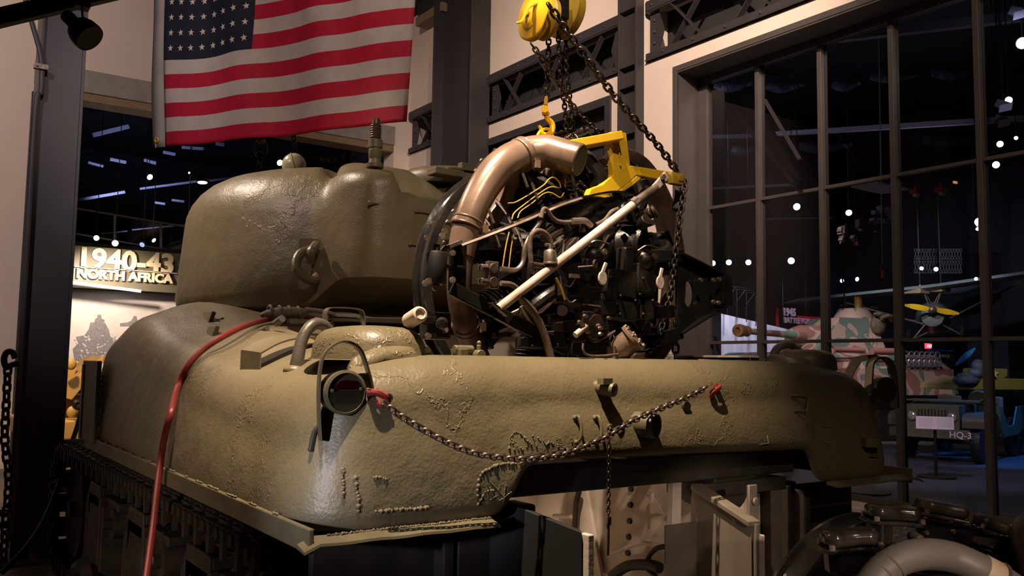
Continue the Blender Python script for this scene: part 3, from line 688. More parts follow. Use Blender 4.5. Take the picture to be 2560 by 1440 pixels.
# right lamp, seen from the side
lg2 = [aY(2170, 985, 2.30), aY(2173, 940, 2.30), aY(2178, 905, 2.30), aY(2200, 893, 2.30), aY(2222, 905, 2.30), aY(2233, 945, 2.30), aY(2238, 1020, 2.30)]
build(M().strap(lg2, (.03, .055, 0), .007).strap([aY(2200, 893, 2.31), aY(2145, 898, 2.45), aY(2115, 952, 2.55)], (.0, .04, .02), .007, 2), 'lamp_guard', OLIVE_P, tank, 40)
c = aY(2212, 975, 2.30); build(M().lathe(c+Vector((0, .05, 0)), (-.3, -1, 0), [(.02, 0), (.05, .01), (.056, .03), (.056, .07), (.059, .075), (.05, .08)], 28).cyl(c+Vector((-.09, .02, 0)), c+Vector((-.03, .02, 0)), .022), 'tail_lamp', OLIVE_P, tank, 40)
# armoured fuel filler domes
def dome(cx_, cy_, rx, ry, h, rot):
    z0 = deck(cx_, cy_)-.06; mm = M(); N_ = 36; vs = []; fs = []; rows = 9
    prof = [(1.12, 0), (1.10, .012), (1.0, .02), (.97, .45), (.90, .70), (.78, .87), (.6, .96), (.35, 1), (.0, 1.01)]
    for s_, t_ in prof:
        for i in range(N_):
            a = 2*PI*i/N_; e = (abs(math.cos(a))**2.6+abs(math.sin(a))**2.6)**(-1/2.6)
            x, y = rx*s_*e*math.cos(a), ry*s_*e*math.sin(a)
            vs.append((cx_+x*math.cos(rot)-y*math.sin(rot), cy_+x*math.sin(rot)+y*math.cos(rot), z0+.04+(h)*t_*(1+.0*x)))
    for k in range(rows-1):
        for i in range(N_): fs.append((k*N_+i, k*N_+(i+1) % N_, (k+1)*N_+(i+1) % N_, (k+1)*N_+i))
    mm.add(vs, fs); return mm
build(dome(1.26, 2.60, .16, .20, .11, .1), 'filler_dome', OLIVE, tank, 60)
build(dome(3.32, 2.46, .12, .13, .09, 0), 'filler_dome', OLIVE, tank, 60)
build(M().cyl((1.36, 2.56, 1.668), (1.36, 2.56, 1.682), .02, n=12).bb(1.30, 1.34, 2.62, 2.66, 1.665, 1.68), 'dome_stud', OLIVE_P, tank, 30)
# lifting loops
build(M().tube([(1.115, 2.86, 1.55), (1.125, 2.86, 1.63), (1.145, 2.87, 1.70), (1.185, 2.88, 1.743), (1.24, 2.90, 1.735), (1.27, 2.91, 1.68), (1.275, 2.92, 1.60)], lambda t: .021+.006*max(0, 1-t*5), 12), 'lifting_loop', GREYST, tank)
build(M().tube([aY(1932, 925, 2.5), aY(1932, 895, 2.5), aY(1945, 870, 2.52), aY(1972, 862, 2.55), aY(1998, 878, 2.58)], .018, 12), 'lifting_loop', GREYST, tank)
build(M().ball((1.115, 2.86, 1.585), .04, 12, (1, 1, .5)), 'loop_weld', OLIVE, tank, 60)
# bent strap guard
sb0 = on(HBV, 626, 922); wv_ = (.03, -.12, -.01)
build(M().strap([sb0-Vector((0, 0, .02)), sb0+Vector((0, 0, .06))], wv_, .006, 1).strap([sb0+Vector((0, 0, .06)), sb0+Vector((.08, .02, .10)), sb0+Vector((.18, .05, .122)), sb0+Vector((.28, .08, .12)), sb0+Vector((.38, .11, .085))], wv_, .006), 'strap_guard', OLIVE_P, tank, 25)
# folded bracket blocks on the left shoulder
for (px_, py_, s_) in ((520, 795, 1), (530, 832, .8)):
    p = on(HBV, px_, py_, .01) or onhull(px_, py_, .02); build(M().box(p, (.02, .14*s_, .06), Matrix.Rotation(.3, 3, 'Y')).box(p+Vector((.035, .0, -.01)), (.05, .12*s_, .012), Matrix.Rotation(-.4, 3, 'Y')), 'side_bracket', OLIVE_P, tank, 0, .004)
# grab handle and clips before the turret
gh = [(1.66, 3.9, 1.79), (1.66, 3.9, 1.84), (1.675, 3.9, 1.865), (1.72, 3.9, 1.87), (1.79, 3.9, 1.87), (1.84, 3.9, 1.862), (1.855, 3.9, 1.83), (1.855, 3.9, 1.79)]
build(M().strap(gh, (0, .05, 0), .005, 3).bb(1.69, 1.84, 3.93, 3.95, 1.815, 1.83), 'grab_handle', OLIVE_P, tank, 40)
build(M().bb(1.73, 1.82, 3.88, 3.94, 1.735, 1.772), 'hinge_block', OLIVE_D, tank, 0, .004)
# rag-like towing clevis piece in front of the turret
cp = M().ball((1.50, 4.0, 1.835), .06, 16, (2.0, .6, .55), Matrix.Rotation(-.1, 3, 'Y')); 
for k in range(4): cp.torus((1.43+.045*k, 4.0, 1.84), (1, 0, .1), .029, .008, 16, 6)
cp.tube([(1.60, 4.0, 1.86), (1.70, 3.98, 1.85), (1.74, 3.98, 1.83), (1.70, 3.97, 1.81)], .012, 8).bb(1.50, 1.60, 3.92, 3.97, 1.79, 1.81)
build(cp, 'hatch_spring', OLIVE_D, tank, 50)
build(M().cyl(aX(648, 832, 1.3), aX(668, 820, 1.32), .014).cyl(aX(690, 808, 1.35), aX(706, 796, 1.36), .016), 'hose_clip', GREYST, tank)
# hinge boss and wing bolt on rear deck edge
hp = aY(1168, 888, 2.42); hb = M(); hb.box(hp+Vector((-.03, 0, -.005)), (.03, .06, .05)); hb.cyl(hp+Vector((-.05, 0, .018)), hp+Vector((.02, 0, .018)), .014); hb.box(hp+Vector((.03, 0, -.012)), (.07, .05, .02)); hb.cyl(hp+Vector((.03, 0, 0)), hp+Vector((.03, -.04, 0)), .018); hb.cyl(hp+Vector((.045, 0, 0)), hp+Vector((.045, 0, .035)), .008); hb.ball(hp+Vector((.045, 0, .04)), .009, 8)
build(hb, 'hinge_boss', OLIVE_P, tank, 40, .003)
# deck rails at right
for (a, b, zz, wd_) in (((1690, 872), (1985, 908), 0, .02), ((1690, 888), (1960, 912), -.006, .03)):
    pa = aX(*a, 3.1); build(M().bb(3.06, 3.12, 2.55, 4.0, 1.645+zz, 1.668+zz), 'deck_rail', PALE if zz == 0 else OLIVE_P, tank, 0, .003)
# rear face fittings
def rf(x, y, d=0): return (on(HBV, x, y) or aY(x, y, YR+.02))+Vector((0, d, 0))
p = rf(1495, 968, -.035); build(M().lathe(p+Vector((0, .06, 0)), (.35, -1, -.1), [(.024, 0), (.024, .07), (.022, .082), (.010, .085)], 20).box(p+Vector((0, .0, .02)), (.04, .03, .02)), 'round_stop', OLIVE_P, tank, 40)
p = rf(1590, 1065, 0); build(M().lathe(p+Vector((.0, .07, .01)), (.42, -1, -.08), [(.036, 0), (.037, .04), (.041, .05), (.043, .08), (.043, .12), (.040, .128), (.036, .126), (.034, .05), (.001, .04)], 28), 'pipe_socket', OLIVE_P, tank, 40)
q_ = p+Vector((.028, -.03, .0)); build(M().cyl(q_, q_+Vector((.003, -.012, 0)), .005), 'socket_pin', BOLTM, tank)
for x in (1440, 1490):
    build(M().tube([rf(x-3, 1042), rf(x-3, 1042)-Vector((0, .02, 0)), rf(x+2, 1065)-Vector((0, .022, 0)), rf(x+3, 1095)-Vector((0, .016, 0)), rf(x, 1108)], .005, 8).ball(rf(x-3, 1045), .010, 10).ball(rf(x, 1106), .009, 10), 'welded_rod', OLIVE_P, tank)
build(M().torus(rf(1523, 1068)-Vector((0, .004, 0)), (0, 1, .2), .009, .003, 16, 6), 'chain_eye', OLIVE_P, tank)
build(M().tube([rf(1975, 990), rf(2012, 988)-Vector((0, .02, 0)), rf(2006, 1028)-Vector((0, .02, 0)), rf(1985, 1028)], .004, 6, 1), 'wire_bracket', OLIVE_P, tank)
build(M().tube([rf(1918, 1089), rf(1916, 1108)-Vector((0, .01, 0)), rf(1900, 1112)], .003, 6, 1), 'wire_bracket', OLIVE_P, tank)
p = rf(2170, 1110); build(M().strap([p+Vector((-.045, 0, .01)), p+Vector((-.045, -.03, .01)), p+Vector((0, -.045, .008)), p+Vector((.04, -.03, .01)), p+Vector((.045, 0, .01))], (0, 0, .038), .004, 4).tube([p+Vector((.04, -.03, -.01)), p+Vector((.045, -.03, -.04)), p+Vector((-.01, -.02, -.045))], .003, 6, 1), 'strap_holder', OLIVE_P, tank, 40)
p = rf(1712, 1016); build(M().cyl(p+Vector((0, -.012, 0)), p+Vector((0, .012, 0)), .018, n=20), 'drain_hole', LBLK, tank)
p = rf(2148, 985); build(M().box(p, (.02, .02, .05)), 'gusset_tab', OLIVE_P, tank, 0, .003)

# safety chain across the rear with red snap hooks
def snaphook(p, s, name_label):
    h = thing('snap_hook', p, name_label, 'hook')
    build(M().tube([p+Vector((-.03*s, .01, .012)), p+Vector((-.018*s, -.012, .014)), p+Vector((.01*s, -.014, .002)), p+Vector((.022*s, -.008, -.012)), p+Vector((.008*s, 0, -.022)), p+Vector((-.006*s, .008, -.014))], .0075, 8, flat=1.3).box(p+Vector((-.02*s, .006, .014)), (.024, .018, .02)), 'hook_body', REDP, h)
    build(M().torus(p+Vector((.018*s, -.012, -.002)), (.2, 1, .2), .012, .004, 20, 6), 'hook_eye', CHAINL, h)
a = rf(945, 993, -.01); snaphook(a, 1, 'red snap hook on the hull beside the left tail lamp')
b = rf(1780, 977, -.01); snaphook(b, -1, 'red snap hook at the right end of the rear chain')
cpts = [aY(x, y, YR-.03-.02*math.sin(PI*(x-958)/805)) for x, y in ((958, 1006), (1005, 1042), (1060, 1075), (1110, 1102), (1160, 1124), (1210, 1138), (1290, 1147), (1360, 1145), (1420, 1132), (1480, 1108), (1530, 1085), (1570, 1058), (1620, 1034), (1690, 1005), (1735, 985), (1766, 968))]
chain('rear_chain', cpts, .0205, CHAINL, 'bright steel chain looping across the rear of the hull between red hooks')
sc_ = thing('pin_chain', rf(1522, 1080), 'small dark chain with locking pin hanging over the open engine bay', 'chain')
chain('x', [aY(1523, 1078, YR-.02), aY(1522, 1180, YR-.02), aY(1521, 1292, YR-.02)], .0125, CHAINM, '', parent=sc_)
build(M().cyl(aY(1521, 1310, YR-.02), aY(1519, 1388, YR-.02), .005).cyl(aY(1522, 1292, YR-.02), aY(1521, 1312, YR-.02), .009), 'locking_pin', ALU, sc_)

# red hose over the side
hp_ = [Vector((1.62, 3.85, 1.79)), onhull(830, 812, .012), onhull(790, 798, .02), onhull(740, 790, .02), onhull(690, 794, .02), onhull(620, 812, .02), onhull(560, 840, .015), onhull(510, 872, .012), onhull(472, 912, .012), onhull(445, 965, .012), aX(428, 1030, .872), aX(412, 1090, .862), aX(402, 1150, .86), aX(392, 1230, .85), aX(382, 1320, .84), aX(366, 1440, .82), aX(352, 1540, .8)]
hz_ = hp_
hz_ = [p if i > 8 else p for i, p in enumerate(hz_)]
build(M().tube(hz_, .013, 10), 'red_hose', REDR, label='red rubber hose draped over the tank side down to the floor', cat='hose')

# ---- running gear
def track_side(xc, first):
    tr = thing('track', (xc, 4, .02), None, None); tr.parent = tank
    tr.matrix_basis = WM[tank.name].inverted() @ Matrix.Translation((xc, 4, .02))
    L = []
    Yr, Yf, zt, R1, R2 = 2.78, 6.25, 1.045, .385, .385
    cy1, cz1 = Yr, zt-R1
    def P(s):
        a = Yf-Yr; c = PI*R1; s %= (2*a+2*c)
        if s < a: return Vector((xc, Yf-s, zt)), Vector((0, -1, 0)), Vector((0, 0, 1))
        s -= a
        if s < c: t = s/R1; return Vector((xc, Yr-R1*math.sin(t), zt-R1+R1*math.cos(t))), Vector((0, -math.cos(t), -math.sin(t))), Vector((0, -math.sin(t), math.cos(t)))
        s -= c
        if s < a: return Vector((xc, Yr+s, zt-2*R1)), Vector((0, 1, 0)), Vector((0, 0, -1))
        s -= a; t = s/R1; return Vector((xc, Yf+R1*math.sin(t), zt-R1-R1*math.cos(t))), Vector((0, math.cos(t), math.sin(t))), Vector((0, math.sin(t), -math.cos(t)))
    m = M(); m.box((0, 0, .012), (.36, .105, .045)); m.box((0, -.05, .035), (.34, .03, .02)).box((0, .02, .037), (.34, .03, .016))
    for s in (-1, 1):
        m.box((s*.185, .075, .0), (.04, .115, .05)); m.cyl((s*.17, .04, 0), (s*.215, .04, 0), .022, n=8); m.cyl((s*.17, .11, 0), (s*.215, .11, 0), .022, n=8)
        m.prism([(s*.205, .05, -.01), (s*.205, .10, -.01), (s*.205, .085, -.085), (s*.205, .065, -.085)], (-s*.02, 0, 0))
    me = mesh_of(m, 'track_link', RUNG, 30)
    tot = 2*(Yf-Yr)+2*PI*R1; n = int(tot/.153)
    for i in range(n):
        p, d, up = P(i*tot/n); u = d.cross(up); R = Matrix((u, d, up)).transposed().to_4x4()
        place(me, 'track_link', Matrix.Translation(p) @ R, tr)
    for (y, r) in ((Yr, .30), (Yf, .31)):
        w_ = M(); w_.lathe((xc-.12, y, zt-R1), (1, 0, 0), [(.05, -.03), (.06, .0), (.2, .02), (r, .0), (r, .06), (.2, .05), (.2, .19), (r, .18), (r, .24), (.2, .22), (.05, .25)], 28)
        build(w_, 'idler_wheel' if y == Yr else 'drive_sprocket', RUNG, tank, 30)
    return tr
track_side(1.125, True); track_side(3.365, False)
def bogie(y, xo, s):                              # xo = outer x, s = +1 when outside is -x
    m = M(); x = lambda v: xo+s*v
    m.bb(x(.03), x(.34), y-.15, y+.14, .44, .86); m.bb(x(.06), x(.30), y-.19, y+.17, .36, .46)
    for k in range(4):                            # curved fins on the leading side
        v = .02+k*.085; pts = []
        for j in range(9): t = PI/2*j/8; pts.append((x(v), y+.10+.15*math.cos(t), .68+.27*math.sin(t)))
        pts += [(x(v), y-.12, .95), (x(v), y-.12, .84), (x(v), y+.10, .84), (x(v), y+.17, .70), (x(v), y+.20, .40), (x(v), y+.25, .40)]
        m.prism(pts, (s*.018, 0, 0))
    m.bb(x(.02), x(.06), y-.13, y+.16, .55, .90)
    m.bb(x(.05), x(.30), y-.42, y-.14, .86, .90); m.bb(x(.03), x(.32), y-.12, y+.20, .90, .945)
    b = build(m, 'bogie_bracket', RUNG, tank, 0, .008)
    r = M(); r.cyl((x(.04), y-.36, .80), (x(.32), y-.36, .80), .075, n=20).cyl((x(.0), y-.36, .80), (x(.04), y-.36, .80), .03); build(r, 'return_roller', RUNG, b, 40)
    for q in (-.36, .36):
        a = M(); a.tube([(x(.0), y+q*.2, .52), (x(-.005), y+q*.6, .46), (x(-.005), y+q, .30)], .045, 8); build(a, 'swing_arm', RUNG, b, 40)
        w_ = M(); w_.lathe((x(.06), y+q, .28), (s, 0, 0), [(.04, -.03), (.06, 0), (.15, .01), (.20, -.005), (.255, 0), (.255, .20), (.20, .205), (.05, .2)], 28)
        build(w_, 'road_wheel', RUNG, tank, 35)
for y in (5.12, 4.16, 3.2): bogie(y, .90, 1); bogie(y, 3.60, -1)

# ================================================================== ENGINE BUILDER
def radial_engine(E, label, name='radial_engine', rot=0, Rg=.575, zr=-.065, group=None):
    e = thing(name, (E.x, E.y, E.z-.58), label, 'engine', group)
    g = M(); g.lathe((E.x-.01, E.y+.29, E.z+zr), (0, 1, 0), [(Rg, 0), (Rg+.012, .004), (Rg+.012, .016), (Rg, .022), (Rg-.004, .09), (Rg+.012, .098), (Rg+.012, .11), (Rg-.002, .115), (Rg-.02, .10), (Rg-.02, .03), (Rg-.02, .0)], 72)
    # open the ends: rebuild as a ring (drop caps)
    g.f = [f for f in g.f if len(f) == 4]; k = 11; nn = 72
    for i in range(nn): g.f.append(((k-1)*nn+i, (k-1)*nn+(i+1) % nn, (i+1) % nn, i)); 
    g.mi = [0]*len(g.f)
    build(g, 'shroud_ring', BLACK, e, 40)
    build(M().lathe((E.x, E.y-.10, E.z), (0, 1, 0), [(.16, 0), (.19, .02), (.21, .06), (.215, .30), (.20, .34), (.1, .36)], 36).torus((E.x, E.y-.02, E.z), (0, 1, 0), .215, .012, 36, 8), 'crankcase', BLACKM, e, 40)
    build(M().lathe((E.x, E.y-.26, E.z), (0, 1, 0), [(.08, 0), (.10, .01), (.11, .06), (.15, .08), (.17, .10), (.17, .18), (.14, .20)], 36), 'accessory_case', BLACKM, e, 40)
    for c in range(9):
        a = PI/2+rot+2*PI*c/9; d = Vector((math.cos(a), 0, math.sin(a))); t = Vector((-math.sin(a), 0, math.cos(a))); o = Vector((E.x, E.y+.08, E.z))
        prof = [(.07, .18)]
        for f in range(13): h = .22+f*.017; prof += [(.072, h), (.094, h+.002), (.094, h+.007), (.072, h+.009)]
        for f in range(5): h = .442+f*.014; prof += [(.085, h), (.108, h+.002), (.108, h+.006), (.085, h+.008)]
        prof += [(.06, .52), (.03, .525)]
        cy = build(M().lathe(o, d, prof, 20), 'cylinder', IRON, e, 30)
        R = Matrix((t, Vector((0, 1, 0)), d)).transposed()
        for s in (-1, 1):
            q = o+d*.525+t*(s*.055)+Vector((0, -.02, 0)); R2 = R @ Matrix.Rotation(s*.35, 3, 'Y')
            b = M(); b.box(q, (.068, .15, .05), R2); b.box(q+R2 @ Vector((0, 0, .028)), (.076, .16, .012), R2)
            rk = build(b, 'rocker_box', BLACK, cy, 0, .014, seg=3); bt = M()
            for (u, v) in ((-.026, -.066), (.026, -.066), (-.026, .066), (.026, .066), (0, 0)): bt.hexbolt(q+R2 @ Vector((u, v, .03)), R2 @ Vector((0, 0, 1)), .0075, .008)
            bt.hexbolt(q+R2 @ Vector((0, -.077, -.004)), (0, -1, 0), .013, .012, 10)
            build(bt, 'rocker_bolts', BOLTM, cy, 0, kind='stuff')
            pr = M(); pr.cyl(E+t*(s*.03)+d*.20+Vector((0, -.06, 0)), q+R2 @ Vector((0, -.045, -.02)), .008, n=8); build(pr, 'pushrod_tube', BLACKM, cy)
        sp_ = o+d*.47+Vector((0, -.085, 0)); build(M().cyl(sp_, sp_+Vector((0, -.05, 0))+d*.01, .012, .009, 8).tube([sp_+Vector((0, -.05, 0)), sp_+Vector((0, -.09, 0))-d*.04, E+d*.34+Vector((0, -.14, 0)), E+d*.27+Vector((0, -.15, 0))], .006, 6, 4), 'spark_plug', ALU, cy)
        ip = M(); ip.tube([E+d*.24+Vector((0, -.16, 0)), E+d*.34+Vector((0, -.16, 0)), E+d*.44+t*.03+Vector((0, -.09, 0)), E+d*.48+t*.04+Vector((0, .0, 0))], .026, 10, 5); build(ip, 'intake_pipe', BLACKM, cy)
    return e
E1 = Vector((2.30, 2.82, 2.03))
eng = radial_engine(E1, 'large black radial engine hoisted above the open tank bay', Rg=.53)
def pz(x, y, Y=2.55): return aY(x, y, Y)
def et(name, pts, r, mt, Y=2.55, k=6, n=10, par=None, **kw):
    P = [pz(p[0], p[1], p[2] if len(p) > 2 else Y) for p in pts]
    return build(M().tube(P, r, n, k), name, mt, par or eng, **kw)
# exhaust collector left with clamps and open end
pp = [(1200, 905, 2.9), (1178, 850, 2.8), (1158, 790, 2.72), (1148, 720, 2.70), (1152, 640, 2.70), (1165, 575, 2.70), (1188, 510, 2.70), (1222, 450, 2.70), (1262, 408, 2.70), (1310, 385, 2.70), (1365, 378, 2.66), (1412, 390, 2.60), (1434, 396, 2.57)]
P = [pz(*p) for p in pp]; Q = smooth_path(P, 6)
ex = build(M().tube(P[:5], .046, 16), 'exhaust_pipe', PIPE_D, eng); ex2 = build(M().tube(P[4:], lambda t: .050+.013*min(1, t*2.2), 20), 'exhaust_pipe', PIPE, eng, label='browned bright steel exhaust elbow')
dr_ = (P[-1]-P[-2]).normalized(); build(M().lathe(P[-1]-dr_*.02, dr_, [(.060, 0), (.064, .004), (.064, .045), (.060, .05), (.058, .047)], 28), 'pipe_collar', PIPE, ex2, 30)
build(M().cyl(P[-1]+dr_*.026, P[-1]+dr_*.0285, .059, n=28), 'pipe_blank', mat('olive_blank', (.10, .085, .05), .6), ex2)
def clamp(x, y, Y, dirv, R, par, mt=PIPE):
    c = pz(x, y, Y); cm = M(); u, v, d = frame_of(dirv)
    cm.torus(c-d*.012, d, R, .005, 28, 8).torus(c+d*.012, d, R, .005, 28, 8).lathe(c-d*.012, d, [(R-.003, 0), (R+.002, 0), (R+.002, .024), (R-.003, .024)], 28)
    s = Vector((.75, -.6, -.25)).normalized(); s = (s-d*s.dot(d)).normalized(); q = c+s*(R+.01); cm.box(q, (.02, .03, .03)); cm.cyl(q-v*.02, q+v*.025, .006); cm.hexbolt(q+v*.02, v, .01, .01).hexbolt(q-s*.0, s, .009, .012)
    build(cm, 'band_clamp', mt, par, 40)
clamp(1307, 386, 2.70, P[9]-P[8], .064, ex2); clamp(1167, 560, 2.70, P[6]-P[5], .056, ex2); clamp(1166, 812, 2.75, P[1]-P[0], .05, ex, PIPE_D)
et('exhaust_branch', [(1285, 400, 2.76), (1275, 455, 2.80), (1252, 510, 2.82), (1225, 555, 2.82), (1205, 590, 2.84)], .036, PIPE, n=14)
et('exhaust_branch', [(1395, 410, 2.74), (1375, 430, 2.80), (1345, 452, 2.84), (1315, 470, 2.88)], .024, PIPE, n=12)
build(M().torus(pz(1330, 440, 2.84), (.8, 0, .4), .028, .006, 16, 6).box(pz(1318, 432, 2.80), (.03, .03, .03)), 'branch_clamp', ALU, eng)
# right collector
et('exhaust_pipe', [(1515, 425, 3.0), (1550, 402, 3.0), (1588, 412, 3.0), (1622, 450, 3.0), (1655, 515, 3.0), (1675, 590, 3.0), (1684, 670, 3.0), (1680, 760, 3.0), (1655, 850, 3.0), (1610, 910, 3.0)], .058, PIPE_D, n=16)
et('exhaust_branch', [(1480, 448, 2.9), (1510, 436, 2.95), (1540, 420, 3.0)], .03, PIPE_D)
# upright can and sling chain tassels
build(M().lathe(pz(1398, 490, 2.7), (0, 0, 1), [(.02, 0), (.028, .005), (.028, .10), (.02, .11), (.012, .13)], 20), 'primer_canister', ALU, eng, 30)
# yellow fuel lines
for pts in (((1270, 508), (1290, 505), (1330, 482), (1360, 462), (1372, 448), (1385, 444), (1398, 456), (1402, 470)),
            ((1280, 548), (1286, 532), (1310, 512), (1345, 486), (1375, 468), (1398, 470)),
            ((1294, 545), (1302, 528), (1330, 508), (1358, 485), (1378, 482), (1400, 494), (1410, 482)), ((1415, 458), (1428, 452), (1444, 466), (1450, 480))):
    et('fuel_line', [(x, y, 2.62) for x, y in pts], .0028, BRASS, n=6)
et('fuel_line', [(1273, 580), (1264, 620), (1256, 672)], .0025, BRASS, n=6, Y=2.66); et('fuel_line', [(1286, 580), (1278, 620), (1272, 672)], .0025, BRASS, n=6, Y=2.66)
# left mounting frame
ms = M(); ms.strap([pz(1152, 612, 2.52), pz(1230, 583, 2.52), pz(1320, 547, 2.52), pz(1400, 512, 2.52), pz(1460, 492, 2.52), pz(1520, 482, 2.56), pz(1570, 488, 2.6)], (-.01, .075, .0), .008)
build(ms, 'mount_strap', BLACK, eng, 40)
build(M().strap([pz(1155, 613, 2.475), pz(1230, 585, 2.475), pz(1320, 549, 2.475), pz(1400, 514, 2.475), pz(1455, 495, 2.475)], (0, .010, .007), .003), 'painted_glint', ALU, eng, 40)  # pale strip paints the bright highlight along the gloss black strap
pl = [pz(1160, 613, 2.50), pz(1320, 553, 2.50), pz(1460, 497, 2.50), pz(1540, 492, 2.5), pz(1560, 540, 2.5), pz(1440, 545, 2.5), pz(1330, 600, 2.5), pz(1240, 640, 2.5)]
build(M().prism([pz(1350, 542, 2.55), pz(1460, 500, 2.55), pz(1540, 490, 2.55), pz(1575, 520, 2.55), pz(1500, 560, 2.55), pz(1400, 570, 2.55)], (0, .01, 0)), 'mount_plate', BLACK, eng, 0)
rv = M()
for x, y in ((1390, 535), (1490, 527), (1430, 548)): rv.ball(pz(x, y, 2.545), .007, 8)
build(rv, 'plate_rivets', BLACKM, eng, kind='stuff')
bk = M(); bk.bb(pz(1128, 650, 2.52).x, pz(1160, 650, 2.52).x, 2.50, 2.54, pz(1160, 730, 2.52).z, pz(1160, 612, 2.52).z)
bk.bb(pz(1085, 690, 2.5).x, pz(1160, 690, 2.5).x, 2.49, 2.56, pz(1100, 664, 2.5).z-.006, pz(1100, 664, 2.5).z+.006)
build(bk, 'mount_bracket', BLACK, eng, 0, .004)
build(M().bar(pz(1128, 720, 2.5), pz(1240, 780, 2.46), .022, .045).bar(pz(1240, 780, 2.46), pz(1420, 880, 2.44), .022, .045), 'mount_arm', BLACK, eng, 0, .004)
mp = pz(1090, 668, 2.5); build(M().lathe(mp-Vector((0, 0, .055)), (0, 0, 1), [(.033, 0), (.036, .006), (.036, .10), (.033, .106)], 24).lathe(mp-Vector((0, 0, .075)), (0, 0, 1), [(.012, 0), (.012, .15)], 12), 'rubber_mount', BLACKR, eng, 30)
bt = M()
for x, y in ((1131, 633), (1131, 700), (1071, 703), (1083, 560), (1112, 578), (1068, 594), (1063, 708), (1088, 720), (1105, 705), (1096, 812), (1112, 825), (1070, 840), (1105, 590)): bt.hexbolt(pz(x, y, 2.49), (-.3, -1, 0), .011, .01, 8)
build(bt, 'mount_bolts', BOLTM, eng, kind='stuff')
wb = M(); wb.bar(pz(1100, 640, 2.5), pz(1118, 618, 2.5), .012, .024); wb.bar(pz(1118, 618, 2.5), pz(1150, 605, 2.5), .03, .012)
build(wb, 'bonding_strap', ALU, eng)
# left idle roller on bracket
ra, rb_ = pz(1022, 803, 2.5), pz(1050, 785, 2.42); build(M().lathe(ra, rb_-ra, [(.018, 0), (.026, .004), (.026, .08), (.024, .085), (.018, .088), (.014, .08)], 20), 'pale_roller', PALE, eng, 30)
build(M().box(pz(1088, 815, 2.52), (.09, .06, .09)).cyl(pz(1105, 808, 2.48), pz(1105, 808, 2.42), .02).box(pz(1068, 800, 2.5), (.06, .03, .03)), 'roller_bracket', BLACKM, eng, 0, .008)
# rear brace and fittings
ba, bb_ = pz(1246, 772, 2.42), pz(1582, 512, 2.42); build(M().cyl(ba, bb_, .0165, n=16), 'diagonal_brace', PALE, eng, label='pale worn diagonal brace tube')
build(M().bar(ba-Vector((.03, 0, -.018)), ba+Vector((.03, 0, -.022)), .03, .006), 'brace_foot', BLACK, eng, 0)
build(M().cyl(bb_, pz(1592, 503, 2.42), .022, n=8).cyl(pz(1592, 503, 2.42), pz(1640, 470, 2.42), .0175, n=16), 'brace_nut', ALU, eng, 30)
bl0, bl1 = pz(1632, 476, 2.42), pz(1664, 440, 2.42); build(M().bar(bl0, bl1+(bl1-bl0)*.1, .034, .010, (0, 1, 0)), 'brace_eye_plate', PALE, eng, 0, .006)
build(M().hexbolt(pz(1656, 443, 2.412), (0, -1, 0), .012, .010), 'eye_bolt', BOLTM, eng, 0)
# generator drum
g0 = pz(1500, 612, 2.56); gd = Vector((.70, -.70, .04)).normalized(); gl = .18; g0 = pz(1505, 618, 2.62); g1 = g0+gd*gl
gn = build(M().lathe(g0, gd, [(.05, -.03), (.066, 0), (.072, .01), (.072, .05), (.078, .055), (.078, gl*.75), (.083, gl*.76), (.083, gl*.98), (.079, gl), (.068, gl), (.066, gl-.006), (.025, gl-.008), (.024, gl+.01), (.005, gl+.012)], 36), 'generator', BLACKM, eng, 30)
gb = M()
for k in range(6): a = 2*PI*k/6; u, v, d = frame_of(gd); gb.hexbolt(g1+(u*math.cos(a)+v*math.sin(a))*.052, gd, .007, .007)
build(gb, 'end_bolts', IRON, gn, 0, kind='stuff')
build(M().cyl(pz(1600, 545, 2.45), pz(1632, 530, 2.38), .022, n=14).cyl(pz(1632, 530, 2.38), pz(1640, 526, 2.37), .026, n=12).cyl(pz(1600, 565, 2.42), pz(1618, 548, 2.38), .024, n=14).box(pz(1580, 540, 2.5), (.09, .06, .06)), 'relay_coupling', IRON, eng, 35, .003)
for x, y in ((1560, 525), (1575, 505), (1548, 545), (1620, 560)): build(M().cyl(pz(x, y, 2.5), pz(x+12, y-4, 2.46), .012, n=10), 'cable_gland', IRON, eng)
build(M().lathe(pz(1535, 535, 2.6), (.3, -1, .1), [(.03, 0), (.045, .02), (.045, .05), (.035, .065), (.01, .07)], 24), 'breather_cap', BLACKM, eng, 35)
# magnetos
def magneto(x, y, s=1):
    c = pz(x, y, 2.44); m = M(); m.ball(c, .037*s, 20).box(c+Vector((0, .02, -.065*s)), (.085*s, .07, .11*s)).box(c+Vector((-.055*s, .04, -.02)), (.05, .06, .12*s))
    g = build(m, 'magneto', BLACKM, eng, 35, .010, seg=3); build(M().cyl(c+Vector((.02, -.03, .012)), c+Vector((.024, -.042, .015)), .012, n=12).tube([c+Vector((-.05, -.02, .03)), c+Vector((-.02, -.04, .05)), c+Vector((.05, -.03, .045))], .0035, 6), 'magneto_clip', ALU, g)
magneto(1483, 640); magneto(1610, 650, 1.1)
build(M().prism([pz(1420, 615, 2.42), pz(1440, 592, 2.42), pz(1452, 592, 2.42), pz(1440, 615, 2.42), pz(1425, 640, 2.42), pz(1405, 650, 2.42)], (.01, .09, 0)), 'angled_cover', IRON, eng, 0, .006)
def paddle(x, y, dx, Y):
    c = pz(x, y, Y); m = M(); m.prism([c+Vector((.019*math.cos(2*PI*k/24), 0, .025*math.sin(2*PI*k/24))) for k in range(24)], (0, .008, 0)); m.bar(c+Vector((.0, .004, .02)), c+Vector((dx, .004, .055)), .013, .008, (0, 1, 0)); build(m, 'advance_lever', PALE, eng, 30, .002)
paddle(1508, 695, .016, 2.33); paddle(1652, 706, .010, 2.38)
